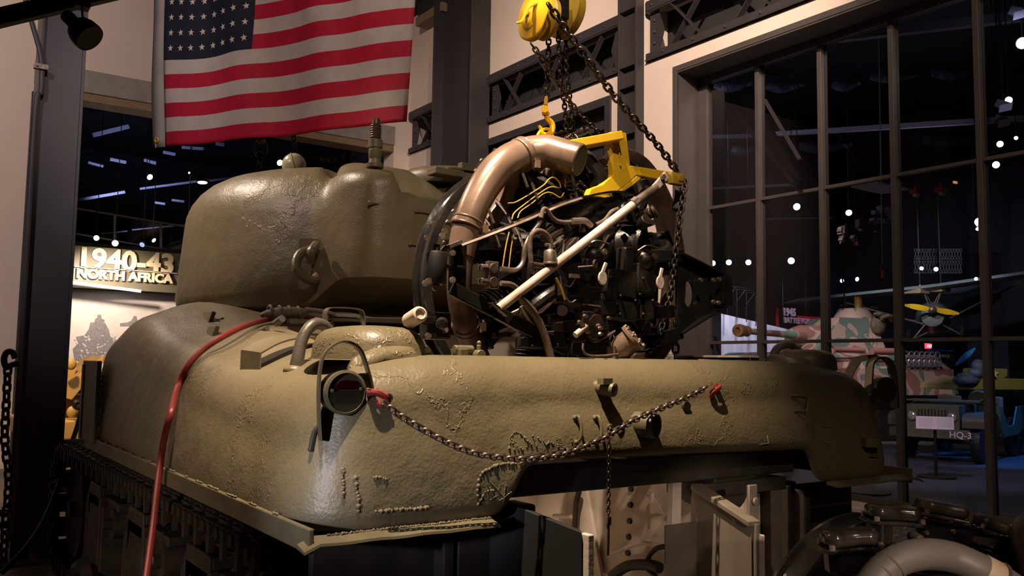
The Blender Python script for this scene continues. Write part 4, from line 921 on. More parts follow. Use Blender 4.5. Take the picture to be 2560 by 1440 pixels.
build(M().tube([pz(1445, 668, 2.4), pz(1482, 665, 2.38)], .004, 6, 1).torus(pz(1488, 660, 2.38), (.4, -1, 0), .013, .004, 14, 6).box(pz(1436, 690, 2.40), (.04, .012, .014)), 'linkage', ALU, eng)
# filter bowl
fcn = pz(1375, 645, 2.42); build(M().lathe(fcn-Vector((0, 0, .025)), (0, 0, 1), [(.006, -.03), (.007, 0), (.027, .002), (.027, .007), (.023, .010), (.022, .045), (.018, .052), (.010, .056), (.010, .075)], 24).cyl(fcn+Vector((-.02, 0, .045)), fcn+Vector((.02, 0, .045)), .006), 'filter_bowl', ALU, eng, 35)
et('braided_hose', [(1378, 608), (1366, 586), (1345, 577), (1328, 590), (1325, 620), (1327, 650), (1330, 685)], .0095, HOSE, 2.44)
et('braided_hose', [(1353, 545), (1358, 525), (1366, 524), (1382, 545), (1400, 555), (1440, 555)], .0085, HOSE, 2.46)
et('braided_hose', [(1490, 562), (1512, 550), (1528, 530), (1545, 522)], .008, HOSE, 2.46)
et('pipe_union', [(1430, 553), (1460, 552), (1472, 560), (1478, 566)], .012, ALU, 2.45)
et('braided_duct', [(1362, 600), (1385, 580), (1420, 565)], .024, HOSE, 2.56)
build(M().lathe(pz(1420, 566, 2.52), pz(1432, 560, 2.50)-pz(1420, 566, 2.52), [(.026, 0), (.027, .015), (.022, .02), (.022, .05)], 16).cyl(pz(1452, 582, 2.48), pz(1452, 562, 2.48), .02, n=14), 'duct_collar', BLACKM, eng, 35)
et('oil_pipe', [(1252, 672), (1290, 675), (1308, 655), (1312, 620), (1325, 590), (1345, 562), (1352, 552)], .0095, ALU, 2.48)
et('oil_pipe', [(1252, 708), (1280, 712), (1298, 730), (1305, 760)], .0095, HOSE, 2.48)
build(M().cyl(pz(1328, 658, 2.44), pz(1328, 658, 2.44)+Vector((.0, 0, -.035)), .013, n=12).cyl(pz(1330, 662, 2.44), pz(1372, 668, 2.42), .012, n=12).tube([pz(1330, 690, 2.44), pz(1332, 720, 2.44), pz(1345, 735, 2.44)], .008, 8), 'tee_fitting', IRON, eng, 40)
for (x, y) in ((1230, 671), (1230, 705)):
    c = pz(x, y, 2.44); build(M().box(c, (.042, .02, .046)).box(c+Vector((-.03, .01, 0)), (.03, .02, .02)).cyl(c+Vector((-.02, .0, 0)), c+Vector((-.045, 0, .0)), .012, n=10).cyl(c, c+Vector((0, -.016, 0)), .017, n=16), 'flange_union', ALU, eng, 0, .002)
et('drain_hose', [(1300, 740), (1340, 790), (1362, 840), (1380, 905)], .014, HOSE, 2.42)
et('drain_hose', [(1305, 765), (1330, 810), (1355, 850)], .010, ALU, 2.45)
et('copper_pipe', [(1346, 780), (1372, 760), (1400, 757), (1450, 762), (1500, 768)], .006, PIPE_D, 2.42)
et('copper_pipe', [(1390, 695), (1402, 720), (1412, 750)], .004, BRASS, 2.40)
et('copper_pipe', [(1400, 690), (1408, 730), (1425, 755), (1440, 750)], .0025, ALU, 2.40)
build(M().cyl(pz(1405, 776, 2.45), pz(1405, 776, 2.40), .02, n=16).cyl(pz(1385, 795, 2.45), pz(1362, 800, 2.42), .018, n=12), 'drive_boss', IRON, eng, 40)
# oil pump group bottom centre
pc = pz(1500, 818, 2.40); build(M().lathe(pc+Vector((0, .08, 0)), (-.1, -1, 0), [(.05, 0), (.055, .04), (.05, .075), (.045, .08), (.012, .082), (.012, .095)], 28).box(pc+Vector((-.035, .03, .03)), (.08, .05, .05)), 'oil_pump', IRON, eng, 35, .003)
pb = M()
for x, y in ((1462, 790), (1521, 795), (1500, 820), (1500, 835), (1448, 805), (1455, 812), (1468, 830)): pb.hexbolt(pz(x, y, 2.34), (0, -1, 0), .008, .01)
build(pb, 'pump_bolts', BOLTM, eng, 0, kind='stuff')
c0, c1 = pz(1438, 838, 2.34), pz(1464, 816, 2.34); build(M().cyl(c0, c1, .011, n=14).cyl(c1, c1+(c1-c0)*.12, .008), 'tube_fitting', PALE, eng, 40)
et('return_pipe', [(1458, 858), (1458, 875), (1470, 888), (1500, 890), (1545, 886)], .0045, HOSE, 2.38)
# strainer with bolted cover
sd = Vector((.45, -.55, .65)).normalized(); s0 = pz(1582, 845, 2.40); st = build(M().lathe(s0-sd*.06, sd, [(.03, -.04), (.045, 0), (.045, .05), (.056, .055), (.056, .066), (.052, .07)], 32).tube([s0-sd*.05+Vector((-.06, 0, 0)), s0-sd*.06+Vector((-.055, -.01, -.05)), s0-sd*.06+Vector((-.055, -.01, -.10))], .02, 12), 'strainer', mat('tan_cast', (.24, .16, .11), .5, .3, (.13, .085, .06), 20, bump=.4, bscale=90), eng, 35)
sb_ = M(); u, v, d = frame_of(sd)
for k in range(9): a = 2*PI*k/9; sb_.hexbolt(s0+(u*math.cos(a)+v*math.sin(a))*.049+sd*.008, sd, .007, .008)
sb_.hexbolt(s0+sd*.01, sd, .007, .008); build(sb_, 'cover_bolts', BOLTM, st, 0)
for k, (x, y, w_, h_) in enumerate(((1420, 830, .10, .08), (1390, 850, .08, .06), (1550, 770, .11, .09), (1600, 770, .07, .09), (1430, 700, .10, .12), (1560, 720, .16, .12), (1600, 720, .12, .10), (1500, 770, .12, .05), (1660, 780, .04, .05), (1340, 690, .07, .06), (1480, 870, .12, .05), (1330, 860, .09, .03))):
    p = pz(x, y, 2.47); build(M().box(p, (w_, .08, h_), Matrix.Rotation(random.uniform(-.15, .15), 3, 'Y')).hexbolt(p+Vector((w_*.35, -.042, h_*.3)), (0, -1, 0), .008, .008).hexbolt(p+Vector((-w_*.35, -.042, -h_*.3)), (0, -1, 0), .008, .008), 'accessory_block', IRON if k % 3 == 0 else BLACKM, eng, 0, .008)
for k in range(9):
    x0 = 1310+random.uniform(0, 280); y0 = 600+random.uniform(0, 250)
    et('small_line', [(x0, y0), (x0+random.uniform(10, 40), y0+random.uniform(-25, 25)), (x0+random.uniform(30, 80), y0+random.uniform(-30, 40))], .004, (IRON, ALU, PIPE_D)[k % 3], 2.41+.02*(k % 3), n=6)
for x, y in ((1310, 620), (1290, 590), (1250, 620), (1235, 560), (1320, 470), (1345, 500)):
    et('conduit', [(x, y, 2.60), (x-20, y-50, 2.68), (x-50, y-90, 2.8)], .006, IRON, n=6)
# right triangular mount
def plate_hole(outer, hc, hr, hz_, th):
    poly = [Vector(p) for p in outer]; N_ = 40; vs = []; c = Vector(hc)
    def hitp(a):
        d = Vector((math.cos(a), 0, math.sin(a))); best = 9
        for i in range(len(poly)):
            p, q = poly[i]-c, poly[(i+1) % len(poly)]-c; den = d.x*(q.z-p.z)-d.z*(q.x-p.x)
            if abs(den) < 1e-9: continue
            t = (p.x*(q.z-p.z)-p.z*(q.x-p.x))/den; s = (p.x*d.z-p.z*d.x)/den
            if t > 0 and -1e-6 <= s <= 1+1e-6: best = min(best, t)
        return c+d*best
    for i in range(N_):
        a = 2*PI*i/N_; o_ = hitp(a); h_ = c+Vector((hr*math.cos(a), 0, hz_*math.sin(a))); vs += [o_, h_, o_+Vector((0, th, 0)), h_+Vector((0, th, 0))]
    fs = []
    for i in range(N_):
        a = 4*i; b = 4*((i+1) % N_); fs += [(a, b, b+1, a+1), (a+2, a+3, b+3, b+2), (a, a+2, b+2, b), (a+1, b+1, b+3, a+3)]
    return M().add(vs, fs)
YM = 2.62
build(plate_hole([pz(1695, 640, YM), pz(1800, 695, YM), pz(1802, 765, YM), pz(1695, 830, YM)], pz(1722, 735, YM), .032, .055, .012), 'mount_plate', BLACK, eng, 30)
build(M().strap([pz(1690, 636, YM), pz(1745, 663, YM), pz(1802, 692, YM)], (0, .09, 0), .007, 3).strap([pz(1690, 834, YM), pz(1745, 800, YM), pz(1800, 768, YM)], (0, .09, 0), .007, 3), 'mount_strap', BLACK, eng, 30)
c = pz(1800, 728, YM); build(M().box(c, (.05, .10, .13)).box(c+Vector((-.03, -.01, 0)), (.02, .09, .12)), 'mount_pad', BLACKM, eng, 0, .004)
bt = M()
for x, y in ((1782, 700), (1796, 698), (1782, 755), (1795, 757), (1750, 700)): bt.hexbolt(pz(x, y, 2.56), (0, -1, 0), .010, .01)
build(bt, 'pad_bolts', BOLTM, eng, 0, kind='stuff')
build(M().bar(pz(1560, 640, 2.62), pz(1700, 640, 2.62), .04, .05), 'mount_arm', BLACK, eng, 0, .004)
build(M().bar(pz(1600, 860, 2.62), pz(1700, 832, 2.62), .04, .05), 'mount_arm', BLACK, eng, 0, .004)

# ================================================================== HOIST
YH = 2.62
bm_ = thing('lifting_beam', pz(1550, 400, YH), 'yellow painted lifting beam bolted above the hoisted engine', 'beam')
T_ = .062
def seg(a, b, w_=.04, h_=.07): return M().bar(a, b, h_, w_, (0, 1, 0))
top0, top1 = pz(1352, 378, 2.72), pz(1550, 342, 2.60)
build(M().bar(top0, top1, .075, .035), 'top_rail', YEL, bm_, 0, .004)
build(M().prism([pz(1531, 328, YH), pz(1566, 332, YH), pz(1576, 413, YH), pz(1562, 428, YH), pz(1548, 440, YH), pz(1534, 442, YH)], (.0, .035, 0)), 'upright_post', YEL, bm_, 0, .003)
build(M().prism([pz(1533, 436, YH), pz(1576, 413, YH), pz(1712, 435, YH), pz(1706, 461, YH), pz(1592, 438, YH), pz(1570, 459, YH), pz(1520, 498, YH), pz(1500, 493, YH), pz(1470, 491, YH), pz(1478, 471, YH), pz(1506, 461, YH)], (.0, .035, 0)), 'outer_arm', YEL, bm_, 0, .004)
build(M().prism([pz(1592, 439, YH), pz(1570, 459, YH), pz(1520, 498, YH), pz(1524, 500, YH), pz(1580, 466, YH), pz(1604, 446, YH)], (.0, .06, 0)), 'curved_foot', YEL, bm_, 30, .003)
build(M().box(pz(1690, 448, YH-.02), (.075, .03, .05)).box(pz(1700, 446, YH-.03), (.03, .02, .03)), 'end_shackle', YELW, bm_, 0, .005)
wd = M(); bead([pz(1545, 345, YH-.004), pz(1548, 380, YH-.004), pz(1552, 420, YH-.004)], .004); build(wd, 'weld_bead', YEL, bm_, 60)
# hanging flat bar and sleeve
hb_ = thing('hanging_bar', pz(1690, 640, 2.66), 'worn flat bar with grey sleeve hanging from the right end of the yellow beam', 'bar')
build(M().bar(pz(1697, 520, 2.66), pz(1680, 800, 2.66), .026, .012, (0, 1, 0)), 'flat_bar', mat('worn_brass_bar', (.30, .22, .13), .4, .3, (.14, .10, .07), 10), hb_, 0, .003)
build(M().lathe(pz(1693, 525, 2.66), pz(1704, 462, 2.66)-pz(1693, 525, 2.66), [(.020, 0), (.024, .006), (.021, .05), (.024, .09), (.016, .10)], 14), 'grey_sleeve', mat('grey_sleeve', (.14, .13, .15), .6, 0, (.08, .075, .085), 20, bump=.6, bscale=60), hb_, 50)
# chain hoist body
ho = thing('chain_hoist', aY(1350, 60, 2.9), 'yellow chain hoist with two discs hanging above the engine', 'hoist')
def hdisc(x, y, Y, r, axis, th, par, nm, mt=YEL):
    c = aY(x, y, Y); ax2 = Vector(axis).normalized()
    return build(M().lathe(c-ax2*th/2, ax2, [(r*.2, -.004), (r*.9, 0), (r, .006), (r, th*.45), (r*.93, th*.5), (r, th*.55), (r, th-.006), (r*.92, th), (r*.55, th+.006), (r*.45, th+.016), (r*.25, th+.018)], 40), nm, mt, par, 40), c, ax2
d1, c1, a1 = hdisc(1338, 38, 2.74, .104, (-.97, .02, .06), .035, ho, 'front_disc')
build(M().lathe(c1+a1*.02, a1, [(.022, 0), (.022, .012), (.014, .013), (.014, .022), (.009, .023), (.009, .032)], 20), 'disc_hub', YEL, d1, 30)
build(M().strap([aY(1292, 58, 2.70), aY(1304, 52, 2.69), aY(1322, 20, 2.69), aY(1345, 5, 2.70), aY(1362, -15, 2.72)], (.01, .02, .012), .006, 6), 'guard_rib', YEL, d1, 40)
d2, c2, a2 = hdisc(1366, 47, 2.75, .088, (-.97, .02, .06), .03, ho, 'middle_disc', YELW)
d3, c3, a3 = hdisc(1412, 32, 2.80, .110, (-.97, -.05, .06), .05, ho, 'rear_disc', YELW)
build(M().cyl(c1, c3, .045, n=20).box((c1+c3)/2+Vector((0, 0, .02)), (.09, .14, .11)), 'gear_case', BLACKM, ho, 40, .006)
build(M().cyl((c1+c3)/2, Vector((((c1+c3)/2).x, ((c1+c3)/2).y, ZC)), .03, n=14), 'suspension_shank', YELW, ho)
YC_ = 2.78
chain('hoist_chain', [aY(1370, 10, 2.60), aY(1440, 110, 2.58), aY(1540, 245, 2.58), aY(1640, 358, 2.6), aY(1695, 432, 2.62)], .029, CHAINM, 'thick dark chain running diagonally from the hoist to the right end of the yellow beam')
chain('hoist_chain', [aY(1328, 110, 2.72), aY(1368, 165, 2.74), aY(1402, 222, 2.76), aY(1445, 280, 2.78), aY(1497, 332, 2.8)], .021, CHAINM, 'dark chain slanting from under the front yellow disc down behind the yellow beam')
chain('hoist_chain', [aY(1372, 85, 2.78), aY(1370, 160, 2.78), aY(1366, 245, 2.78)], .021, CHAINM, 'dark vertical chain carrying the small yellow hook')
chain('hoist_chain', [aY(1395, 80, 2.8), aY(1402, 190, 2.8), aY(1412, 270, 2.8), aY(1418, 345, 2.8)], .020, CHAINM, 'left one of the twin dark chains hanging straight from the hoist behind the yellow hook')
chain('hoist_chain', [aY(1414, 80, 2.84), aY(1418, 190, 2.84), aY(1428, 270, 2.84), aY(1436, 340, 2.84)], .020, CHAINM, 'right one of the twin dark chains hanging straight from the hoist behind the yellow hook')
chain('hoist_chain', [aY(1714, 452, 2.58), aY(1704, 520, 2.58), aY(1692, 610, 2.58), aY(1678, 720, 2.58), aY(1660, 800, 2.58), aY(1636, 860, 2.58), aY(1615, 892, 2.56)], .023, CHAINM, 'dark chain hanging from the beam end and curving in under the engine')
chain('hoist_chain', [aY(1688, 800, 2.66), aY(1689, 850, 2.66), aY(1688, 902, 2.66)], .03, CHAINM, 'short dark chain end hanging just above the rear deck')
chain('hoist_chain', [aY(1405, 365, 2.74), aY(1422, 345, 2.7), aY(1440, 352, 2.72), aY(1430, 338, 2.74), aY(1412, 350, 2.72)], .022, CHAINM, 'heap of dark chain lying at the left end of the yellow beam')
chain('sling_chain', [aY(1400, 400, 2.66), aY(1408, 430, 2.66), aY(1432, 462, 2.64), aY(1458, 480, 2.62), aY(1440, 470, 2.6), aY(1448, 455, 2.6), aY(1466, 470, 2.6)], .013, CHAINL, 'small bright chain bunched at the foot of the yellow beam')
gl_ = thing('rag', aY(1460, 335, 2.8), 'grey rag tip draped over the far side of the yellow beam', 'rag')
build(M().tube([aY(1425, 340, 2.78), aY(1445, 330, 2.78), aY(1470, 322, 2.78)], .008, 8).tube([aY(1430, 348, 2.78), aY(1450, 340, 2.78), aY(1472, 332, 2.78)], .007, 8).tube([aY(1452, 330, 2.78), aY(1456, 320, 2.78), aY(1462, 318, 2.78)], .006, 6), 'cloth_folds', GREYST, gl_)
hk = thing('hoist_hook', aY(1367, 290, 2.78), 'small yellow swivel hook holding the lifting eye of the engine', 'hook')
build(M().tube([aY(1366, 242, 2.78), aY(1364, 262, 2.78)], .008, 8, 1).cyl(aY(1362, 272, 2.77), aY(1362, 272, 2.74), .014, n=14).lathe(aY(1364, 288, 2.78), (0, 0, 1), [(.014, 0), (.016, .01), (.010, .022), (.008, .04)], 16), 'hook_swivel', YEL, hk)
build(M().tube([aY(1365, 288, 2.78), aY(1370, 298, 2.78), aY(1380, 310, 2.78), aY(1380, 328, 2.78), aY(1368, 337, 2.78), aY(1355, 334, 2.78), aY(1352, 322, 2.78), aY(1347, 314, 2.78)], lambda t: .010+.004*math.sin(PI*t)-.004*t, 10), 'hook_body', YEL, hk)
build(M().tube([aY(1343, 366, 2.76), aY(1344, 340, 2.77), aY(1354, 326, 2.78), aY(1368, 322, 2.78), aY(1379, 332, 2.78), aY(1384, 366, 2.76)], .0065, 8), 'lifting_eye', YEL, eng)

# ================================================================== SECOND ENGINE (bottom right)
E2 = Vector((2.63, 1.38, .60))
e2 = radial_engine(E2, 'second black radial engine with grey pipes standing in the lower right corner', rot=.12, Rg=.56, zr=-.03)
S2 = lambda x, y, Y: aY(x, y, Y)
GPIPE = mat('grey_painted_pipe', (.17, .145, .115), .5, 0, (.14, .118, .095), 4, bump=.1, bscale=40)
TAPE = mat('tan_masking_tape', (.46, .34, .20), .6, 0, (.38, .27, .15), 15, bump=.2, bscale=60)
P2 = [S2(x, y, Y) for x, y, Y in ((2130, 1560, 1.22), (2180, 1462, 1.20), (2232, 1408, 1.18), (2300, 1386, 1.15), (2375, 1392, 1.12), (2440, 1418, 1.08), (2500, 1450, 1.05), (2560, 1490, 1.02))]
gp = build(M().tube(P2, .036, 20), 'exhaust_pipe', GPIPE, e2, label='grey painted exhaust elbow')
dt = (P2[6]-P2[5]).normalized(); build(M().lathe(P2[5]+dt*.012, dt, [(.037, 0), (.0385, .003), (.0385, .04), (.037, .043)], 24), 'tape_wrap', TAPE, gp, 30)
build(M().lathe(P2[5]+dt*.055, dt, [(.038, 0), (.041, .002), (.041, .008), (.038, .010)], 24), 'pipe_rim', ALU, gp, 30)
for k in (1, 2): build(M().torus(P2[1]+(P2[2]-P2[1])*(.5 if k == 1 else .9), P2[2]-P2[1], .036, .003, 24, 6), 'pipe_bead', GPIPE, gp)
build(M().tube([S2(2600, 1500, 1.2), S2(2572, 1400, 1.25), S2(2560, 1330, 1.3), S2(2600, 1290, 1.35)], .036, 18), 'exhaust_pipe', PIPE_D, e2)
ba_ = M(); ba_.lathe((E2.x-.01, E2.y+.31, E2.z-.03), (0, 1, 0), [(.22, 0), (.54, .0), (.54, .006), (.22, .006)], 48); ba_.f = [f for f in ba_.f if len(f) == 4]+[(144+i, 144+(i+1) % 48, (i+1) % 48, i) for i in range(48)]; ba_.mi = [0]*len(ba_.f)
build(ba_, 'cooling_baffle', BLACKM, e2, 40)
GLB = mat('gloss_black_cover', (.016, .014, .013), .18, 0, (.05, .038, .03), 22, (.3, .62), bump=.35, bscale=50, bdist=.002)
DST = mat('dusty_iron_cover', (.17, .13, .10), .4, .5, (.05, .04, .032), 16, bump=.5, bscale=60)
for x, y, Y, L_, rt_, mt in ((2125, 1362, 1.42, .155, -.10, GLB), (2232, 1298, 1.52, .165, .06, GLB), (2352, 1286, 1.58, .17, .22, DST), (2476, 1326, 1.50, .12, .42, DST)):
    c = S2(x, y, Y); ex_ = Vector((.80, -.58, -rt_*.8)).normalized(); ez_ = (Vector((0, 0, 1))-ex_*ex_.z).normalized(); ey_ = ez_.cross(ex_); R = Matrix((ex_, ey_, ez_)).transposed()
    pl9 = [(-.5, -.16), (-.36, -.34), (-.1, -.26), (.12, -.26), (.36, -.34), (.5, -.14), (.5, .14), (.36, .34), (.1, .26), (-.12, .26), (-.36, .34), (-.5, .16)]
    vc = build(M().prism([c+R @ Vector((a*L_*1.08, b*L_*1.12, -.012)) for a, b in pl9], ez_*.012), 'valve_cover', mt, e2, 0, .004)
    build(M().prism([c+R @ Vector((a*L_*.92, b*L_*.94, 0)) for a, b in pl9], ez_*.040), 'cover_dome', mt, vc, 50, .014, seg=3)
    build(M().prism([c+R @ Vector((a*L_*.85, b*L_*.8, -.07)) for a, b in pl9], ez_*.06), 'valve_housing', BLACKM if mt is GLB else IRON, vc, 0, .008)
    for a, b in ((-.40, -.30), (.40, -.30), (-.40, .30), (.40, .30), (0, -.02)):
        q = c+R @ Vector((a*L_, b*L_, .0 if b else .034)); bo = M().hexbolt(q, ez_, .0085, .012, 8); build(bo, 'cover_bolt', BOLTM, vc, 0)
    bo = M().cyl(c+R @ Vector((.04, -.30*L_, -.035)), c+R @ Vector((.045, -.30*L_-.035, -.038)), .013, .011, 12); build(bo, 'plug_boss', BOLTM, vc)
st_ = thing('engine_stand', (E2.x, E2.y+.3, .012), 'low dark stand under the second engine', 'stand')
build(M().bb(E2.x-.5, E2.x+.5, E2.y-.35, E2.y+.38, .012, .06), 'platform', OLIVE_D, st_, 0, .004)

# ================================================================== FLAG
BL, TL_, BR, TR_ = dp(413, 366, 7.0), dp(424, -98, 7.0), dp(1022, 306, 6.05), dp(1048, -228, 6.05)
fl = thing('flag', (TL_+TR_)/2, 'large striped red and white flag with white stars hanging above the turret', 'flag')
fn = (BR-BL).cross(TL_-BL).normalized()
def fpt(u, v):                                    # u along the fly 0..1, v up 0..1
    p = BL.lerp(BR, u).lerp(TL_.lerp(TR_, u), v)
    dip = .055*math.exp(-((u-.16)/.13)**2)*(.25+.75*v)
    rip = .035*math.sin(u*9+v*1.2)+.018*math.sin(u*21+2*v)+.012*math.sin(u*37+v*5)*v
    return p-Vector((0, 0, dip))+fn*rip
RED = mat('red_bunting', (.46, .004, .030), .75, 0, (.38, .003, .024), 14, bump=.15, bscale=300)
WHT = mat('cream_bunting', (.50, .43, .38), .8, 0, (.45, .38, .335), 10, bump=.15, bscale=300)
BLU = mat('navy_bunting', (.006, .007, .024), .8, 0, (.005, .006, .018), 14, bump=.15, bscale=300)
NU, NV = 60, 52; CU = .372
us = sorted([i/NU for i in range(NU+1)]+[CU]); NUU = len(us)
f = M(); vs = [fpt(u, j/NV) for j in range(NV+1) for u in us]; fs = []; mi = []
for j in range(NV):
    for i in range(NUU-1):
        fs.append((j*NUU+i, j*NUU+i+1, (j+1)*NUU+i+1, (j+1)*NUU+i)); stripe = j//4
        mi.append(2 if (us[i] < CU-1e-6 and stripe >= 6) else (0 if stripe % 2 == 0 else 1))
f.add(vs, fs); f.mi = mi; cloth = build(f, 'cloth', [RED, WHT, BLU], fl, 60)
so = cloth.modifiers.new('thick', 'SOLIDIFY'); so.thickness = .004
# canvas heading, seam lines, grommet
hd = M(); hv = []
dirl = (BL-BR).normalized()
for j in range(21):
    v = j/20; p = fpt(0, v); hv += [p+dirl*(.125+.012*math.sin(v*7)), p+fn*.002]
hd.add(hv, [(2*j, 2*j+1, 2*j+3, 2*j+2) for j in range(20)])
h_ = build(hd, 'canvas_heading', mat('grey_canvas', (.30, .27, .24), .85, 0, (.25, .225, .20), 6, bump=.2, bscale=200), fl, 60); h_.modifiers.new('t', 'SOLIDIFY').thickness = .005
gc = fpt(0, .04)+dirl*.085-fn*.006*(1 if fn.dot(EYE-BL) < 0 else -1)
build(M().torus(gc, fn, .017, .006, 20, 8), 'grommet', BRASS, fl)
star = M(); pts = []
for k in range(10): a = PI/2+PI*k/5; r = 1 if k % 2 == 0 else .42; pts.append(Vector((r*math.cos(a), r*math.sin(a), 0)))
star.v = [Vector((0, 0, .12))]+pts; star.f = [(0, i+1, (i+1) % 10+1) for i in range(10)]; sme = mesh_of(star, 'star', STAR, 0)
sd_ = 1 if fn.dot(EYE-BL) > 0 else -1
for r_ in range(6):
    for c_ in range(8):
        u = CU*(.095+.118*c_); v = 6/13+(7/13)*(.115+.155*r_); p = fpt(u, v); du = (fpt(u+.01, v)-fpt(u-.01, v)).normalized(); dv = (fpt(u, v+.01)-fpt(u, v-.01)).normalized(); nn = du.cross(dv)*sd_; nn.normalize(); dv = nn.cross(du)*1
        R = Matrix((du, dv, nn)).transposed().to_4x4() @ Matrix.Rotation(random.uniform(-.15, .15), 4, 'Z') @ Matrix.Scale(.029, 4)
        place(sme, 'star', Matrix.Translation(p+nn*.006) @ R, fl)
build(M().tube([fpt(0, 0)+dirl*.1, fpt(0, 1)+dirl*.1, fpt(0, 1)+dirl*.1+Vector((0, 0, .3))], .004, 6, 1), 'halyard', PALE, fl)

# ================================================================== HALL BEHIND THE BACK OPENING
def tagged(o, l, c, g=None): return tagp(o, l, c, g)
HW = mat('mural_board', (.62, .55, .50), .7, 0, (.55, .48, .43), 3)
MUR = mat('mural_print_grey', (.16, .15, .15), .8, 0, (.24, .225, .22), 30)
FASC = mat('olive_fascia', (.12, .10, .06), .6, 0, (.10, .085, .05), 3)
LET = mat('cream_letters', (.72, .60, .38), .5)
YS = 19.0
sg = thing('exhibit_sign', aY(300, 700, YS), 'cream lettered sign reading 1940-43 NORTH AFRICA over the far mural', 'sign')
a, b = aY(120, 604, YS+.1), aY(500, 735, YS+.1)
build(M().bb(a.x, b.x, YS+.06, YS+.2, aY(187, 718, YS).z, aY(187, 612, YS).z), 'fascia', FASC, sg, 0, .01)
z1 = aY(187, 667, YS); z2 = aY(188, 617, YS); hh = (z2.z-z1.z)
text('1940-43', 'letters', (aY(188, 667, YS).x, YS, z1.z), hh/.70, LET, sg, ext=.03, bold=.018, sx=1.0)
zz = aY(190, 693, YS); hh2 = aY(190, 671, YS).z-zz.z
text('NORTH AFRICA', 'letters', (zz.x, YS, zz.z), hh2/.70, LET, sg, ext=.03, bold=.012, sx=1.02)
zl = aY(187, 663, YS).z-.02; build(M().bb(aY(187, 660, YS).x, aY(442, 689, YS).x, YS-.03, YS+.03, zl-.015, zl+.0), 'underline_bar', LET, sg, 0)
for x in (a.x+.3, b.x-.3): build(M().cyl((x, YS+.13, aY(187, 612, YS).z), (x, YS+.13, 9.0), .01, n=6), 'hanger_rod', BLACKM, sg)
mr = thing('mural', aY(280, 900, YS+.4), 'pale wall mural of soldiers on tanks behind the far opening', 'mural')
ma, mb = aY(60, 718, YS+.5), aY(420, 925, YS+.5)
build(M().bb(ma.x-1, mb.x+.6, YS+.5, YS+.55, mb.z-.1, aY(187, 722, YS+.5).z), 'board', HW, mr, 0)
def mprint(poly, nm): build(M().prism([aY(x, y, YS+.495) for x, y in poly], (0, -.004, 0)), nm, MUR, mr, 0)
mprint([(186, 898), (182, 872), (196, 858), (190, 842), (212, 838), (222, 822), (226, 806), (262, 806), (272, 824), (276, 842), (292, 850), (285, 880), (262, 905), (225, 912)], 'tank_print')
mprint([(236, 806), (238, 797), (243, 795), (243, 788), (249, 786), (253, 789), (253, 796), (262, 800), (258, 806)], 'soldier_print')
mprint([(300, 815), (300, 808), (318, 806), (328, 802), (332, 795), (334, 790), (341, 790), (343, 800), (350, 815)], 'soldier_print')
dl_ = M()
for k in range(46):
    x, y = random.uniform(184, 285), random.uniform(835, 905); dl_.prism([aY(x, y, YS+.488), aY(x+random.uniform(3, 9), y, YS+.488), aY(x+4, y+random.uniform(2, 7), YS+.488)], (0, -.002, 0))
build(dl_, 'print_detail', HW, mr, 0, kind='stuff')
spot('mural_spot', aY(250, 640, YS-1.2), aY(270, 820, YS+.5), 420, (1, .80, .66), 110, .6, .1)
spot('sign_spot', aY(260, 560, YS-2.5)+Vector((0, 0, 1)), aY(300, 680, YS), 50, (1, .80, .5), 90, .6, .1)
build(M().bb(-2, 12, 20.35, 23, aY(187, 640, 20.5).z-.25, aY(187, 606, 20.5).z), 'mezzanine_floor', DARK, smooth=0, **ST)
for x in (O0-.6, O1-.5): build(M().bb(x, x+.2, 20.6, 20.8, 0, aY(187, 640, 20.5).z-.25), 'mezzanine_post', DARK, smooth=0, **ST)
# mezzanine balustrade
bal = thing('balustrade', aY(330, 590, 20.5), 'glass balustrade with thin rails on the far mezzanine', 'railing')
for (x0, y0, x1, y1, r) in ((150, 514, 480, 570, .022), (150, 577, 480, 636, .02)): build(M().cyl(aY(x0, y0, 20.5), aY(x1, y1, 20.5), r, n=8), 'rail', COLP, bal)
for x, y in ((170, 518), (287, 538), (402, 558), (470, 570)): build(M().bar(aY(x, y, 20.5), aY(x, y+78, 20.5), .05, .05, (0, 1, 0)), 'post', COLP, bal, 0)
for (x0, x1) in ((172, 285), (289, 400), (404, 468)): build(M().prism([aY(x0, 520+(x0-172)*.17, 20.5), aY(x1, 520+(x1-172)*.17, 20.5), aY(x1, 585+(x1-172)*.17, 20.5), aY(x0, 585+(x0-172)*.17, 20.5)], (0, .012, 0)), 'glass_panel', GLASS, bal, 0)
build(M().bb(-8, 40, 34, 34.2, 0, 9), 'wall_far', DARK, smooth=0, **ST)
build(M().bb(-9.2, -9, -6, 34, 0, 9), 'wall_far', DARK, smooth=0, **ST)
CEIL2 = build(M().bb(-9, 60, YB+.4, 60, 9.0, 9.2), 'ceiling', DARK, smooth=0, **ST)
CEIL3 = build(M().bb(XW+.9, 60, -6, YB+.4, 9.0, 9.2), 'ceiling', DARK, smooth=0, **ST)
PURL = mat('blue_lit_purlin', (.17, .17, .24), .6)  # bluish light on the purlins is put into their colour
def purlins(lst, Y, nm, lab, grp):
    for i, (x0, y0, x1, y1, t) in enumerate(lst):
        build(M().bar(aY(x0, y0, Y), aY(x1, y1, Y), .06, .017*t), nm, PURL, CEIL2, 0)
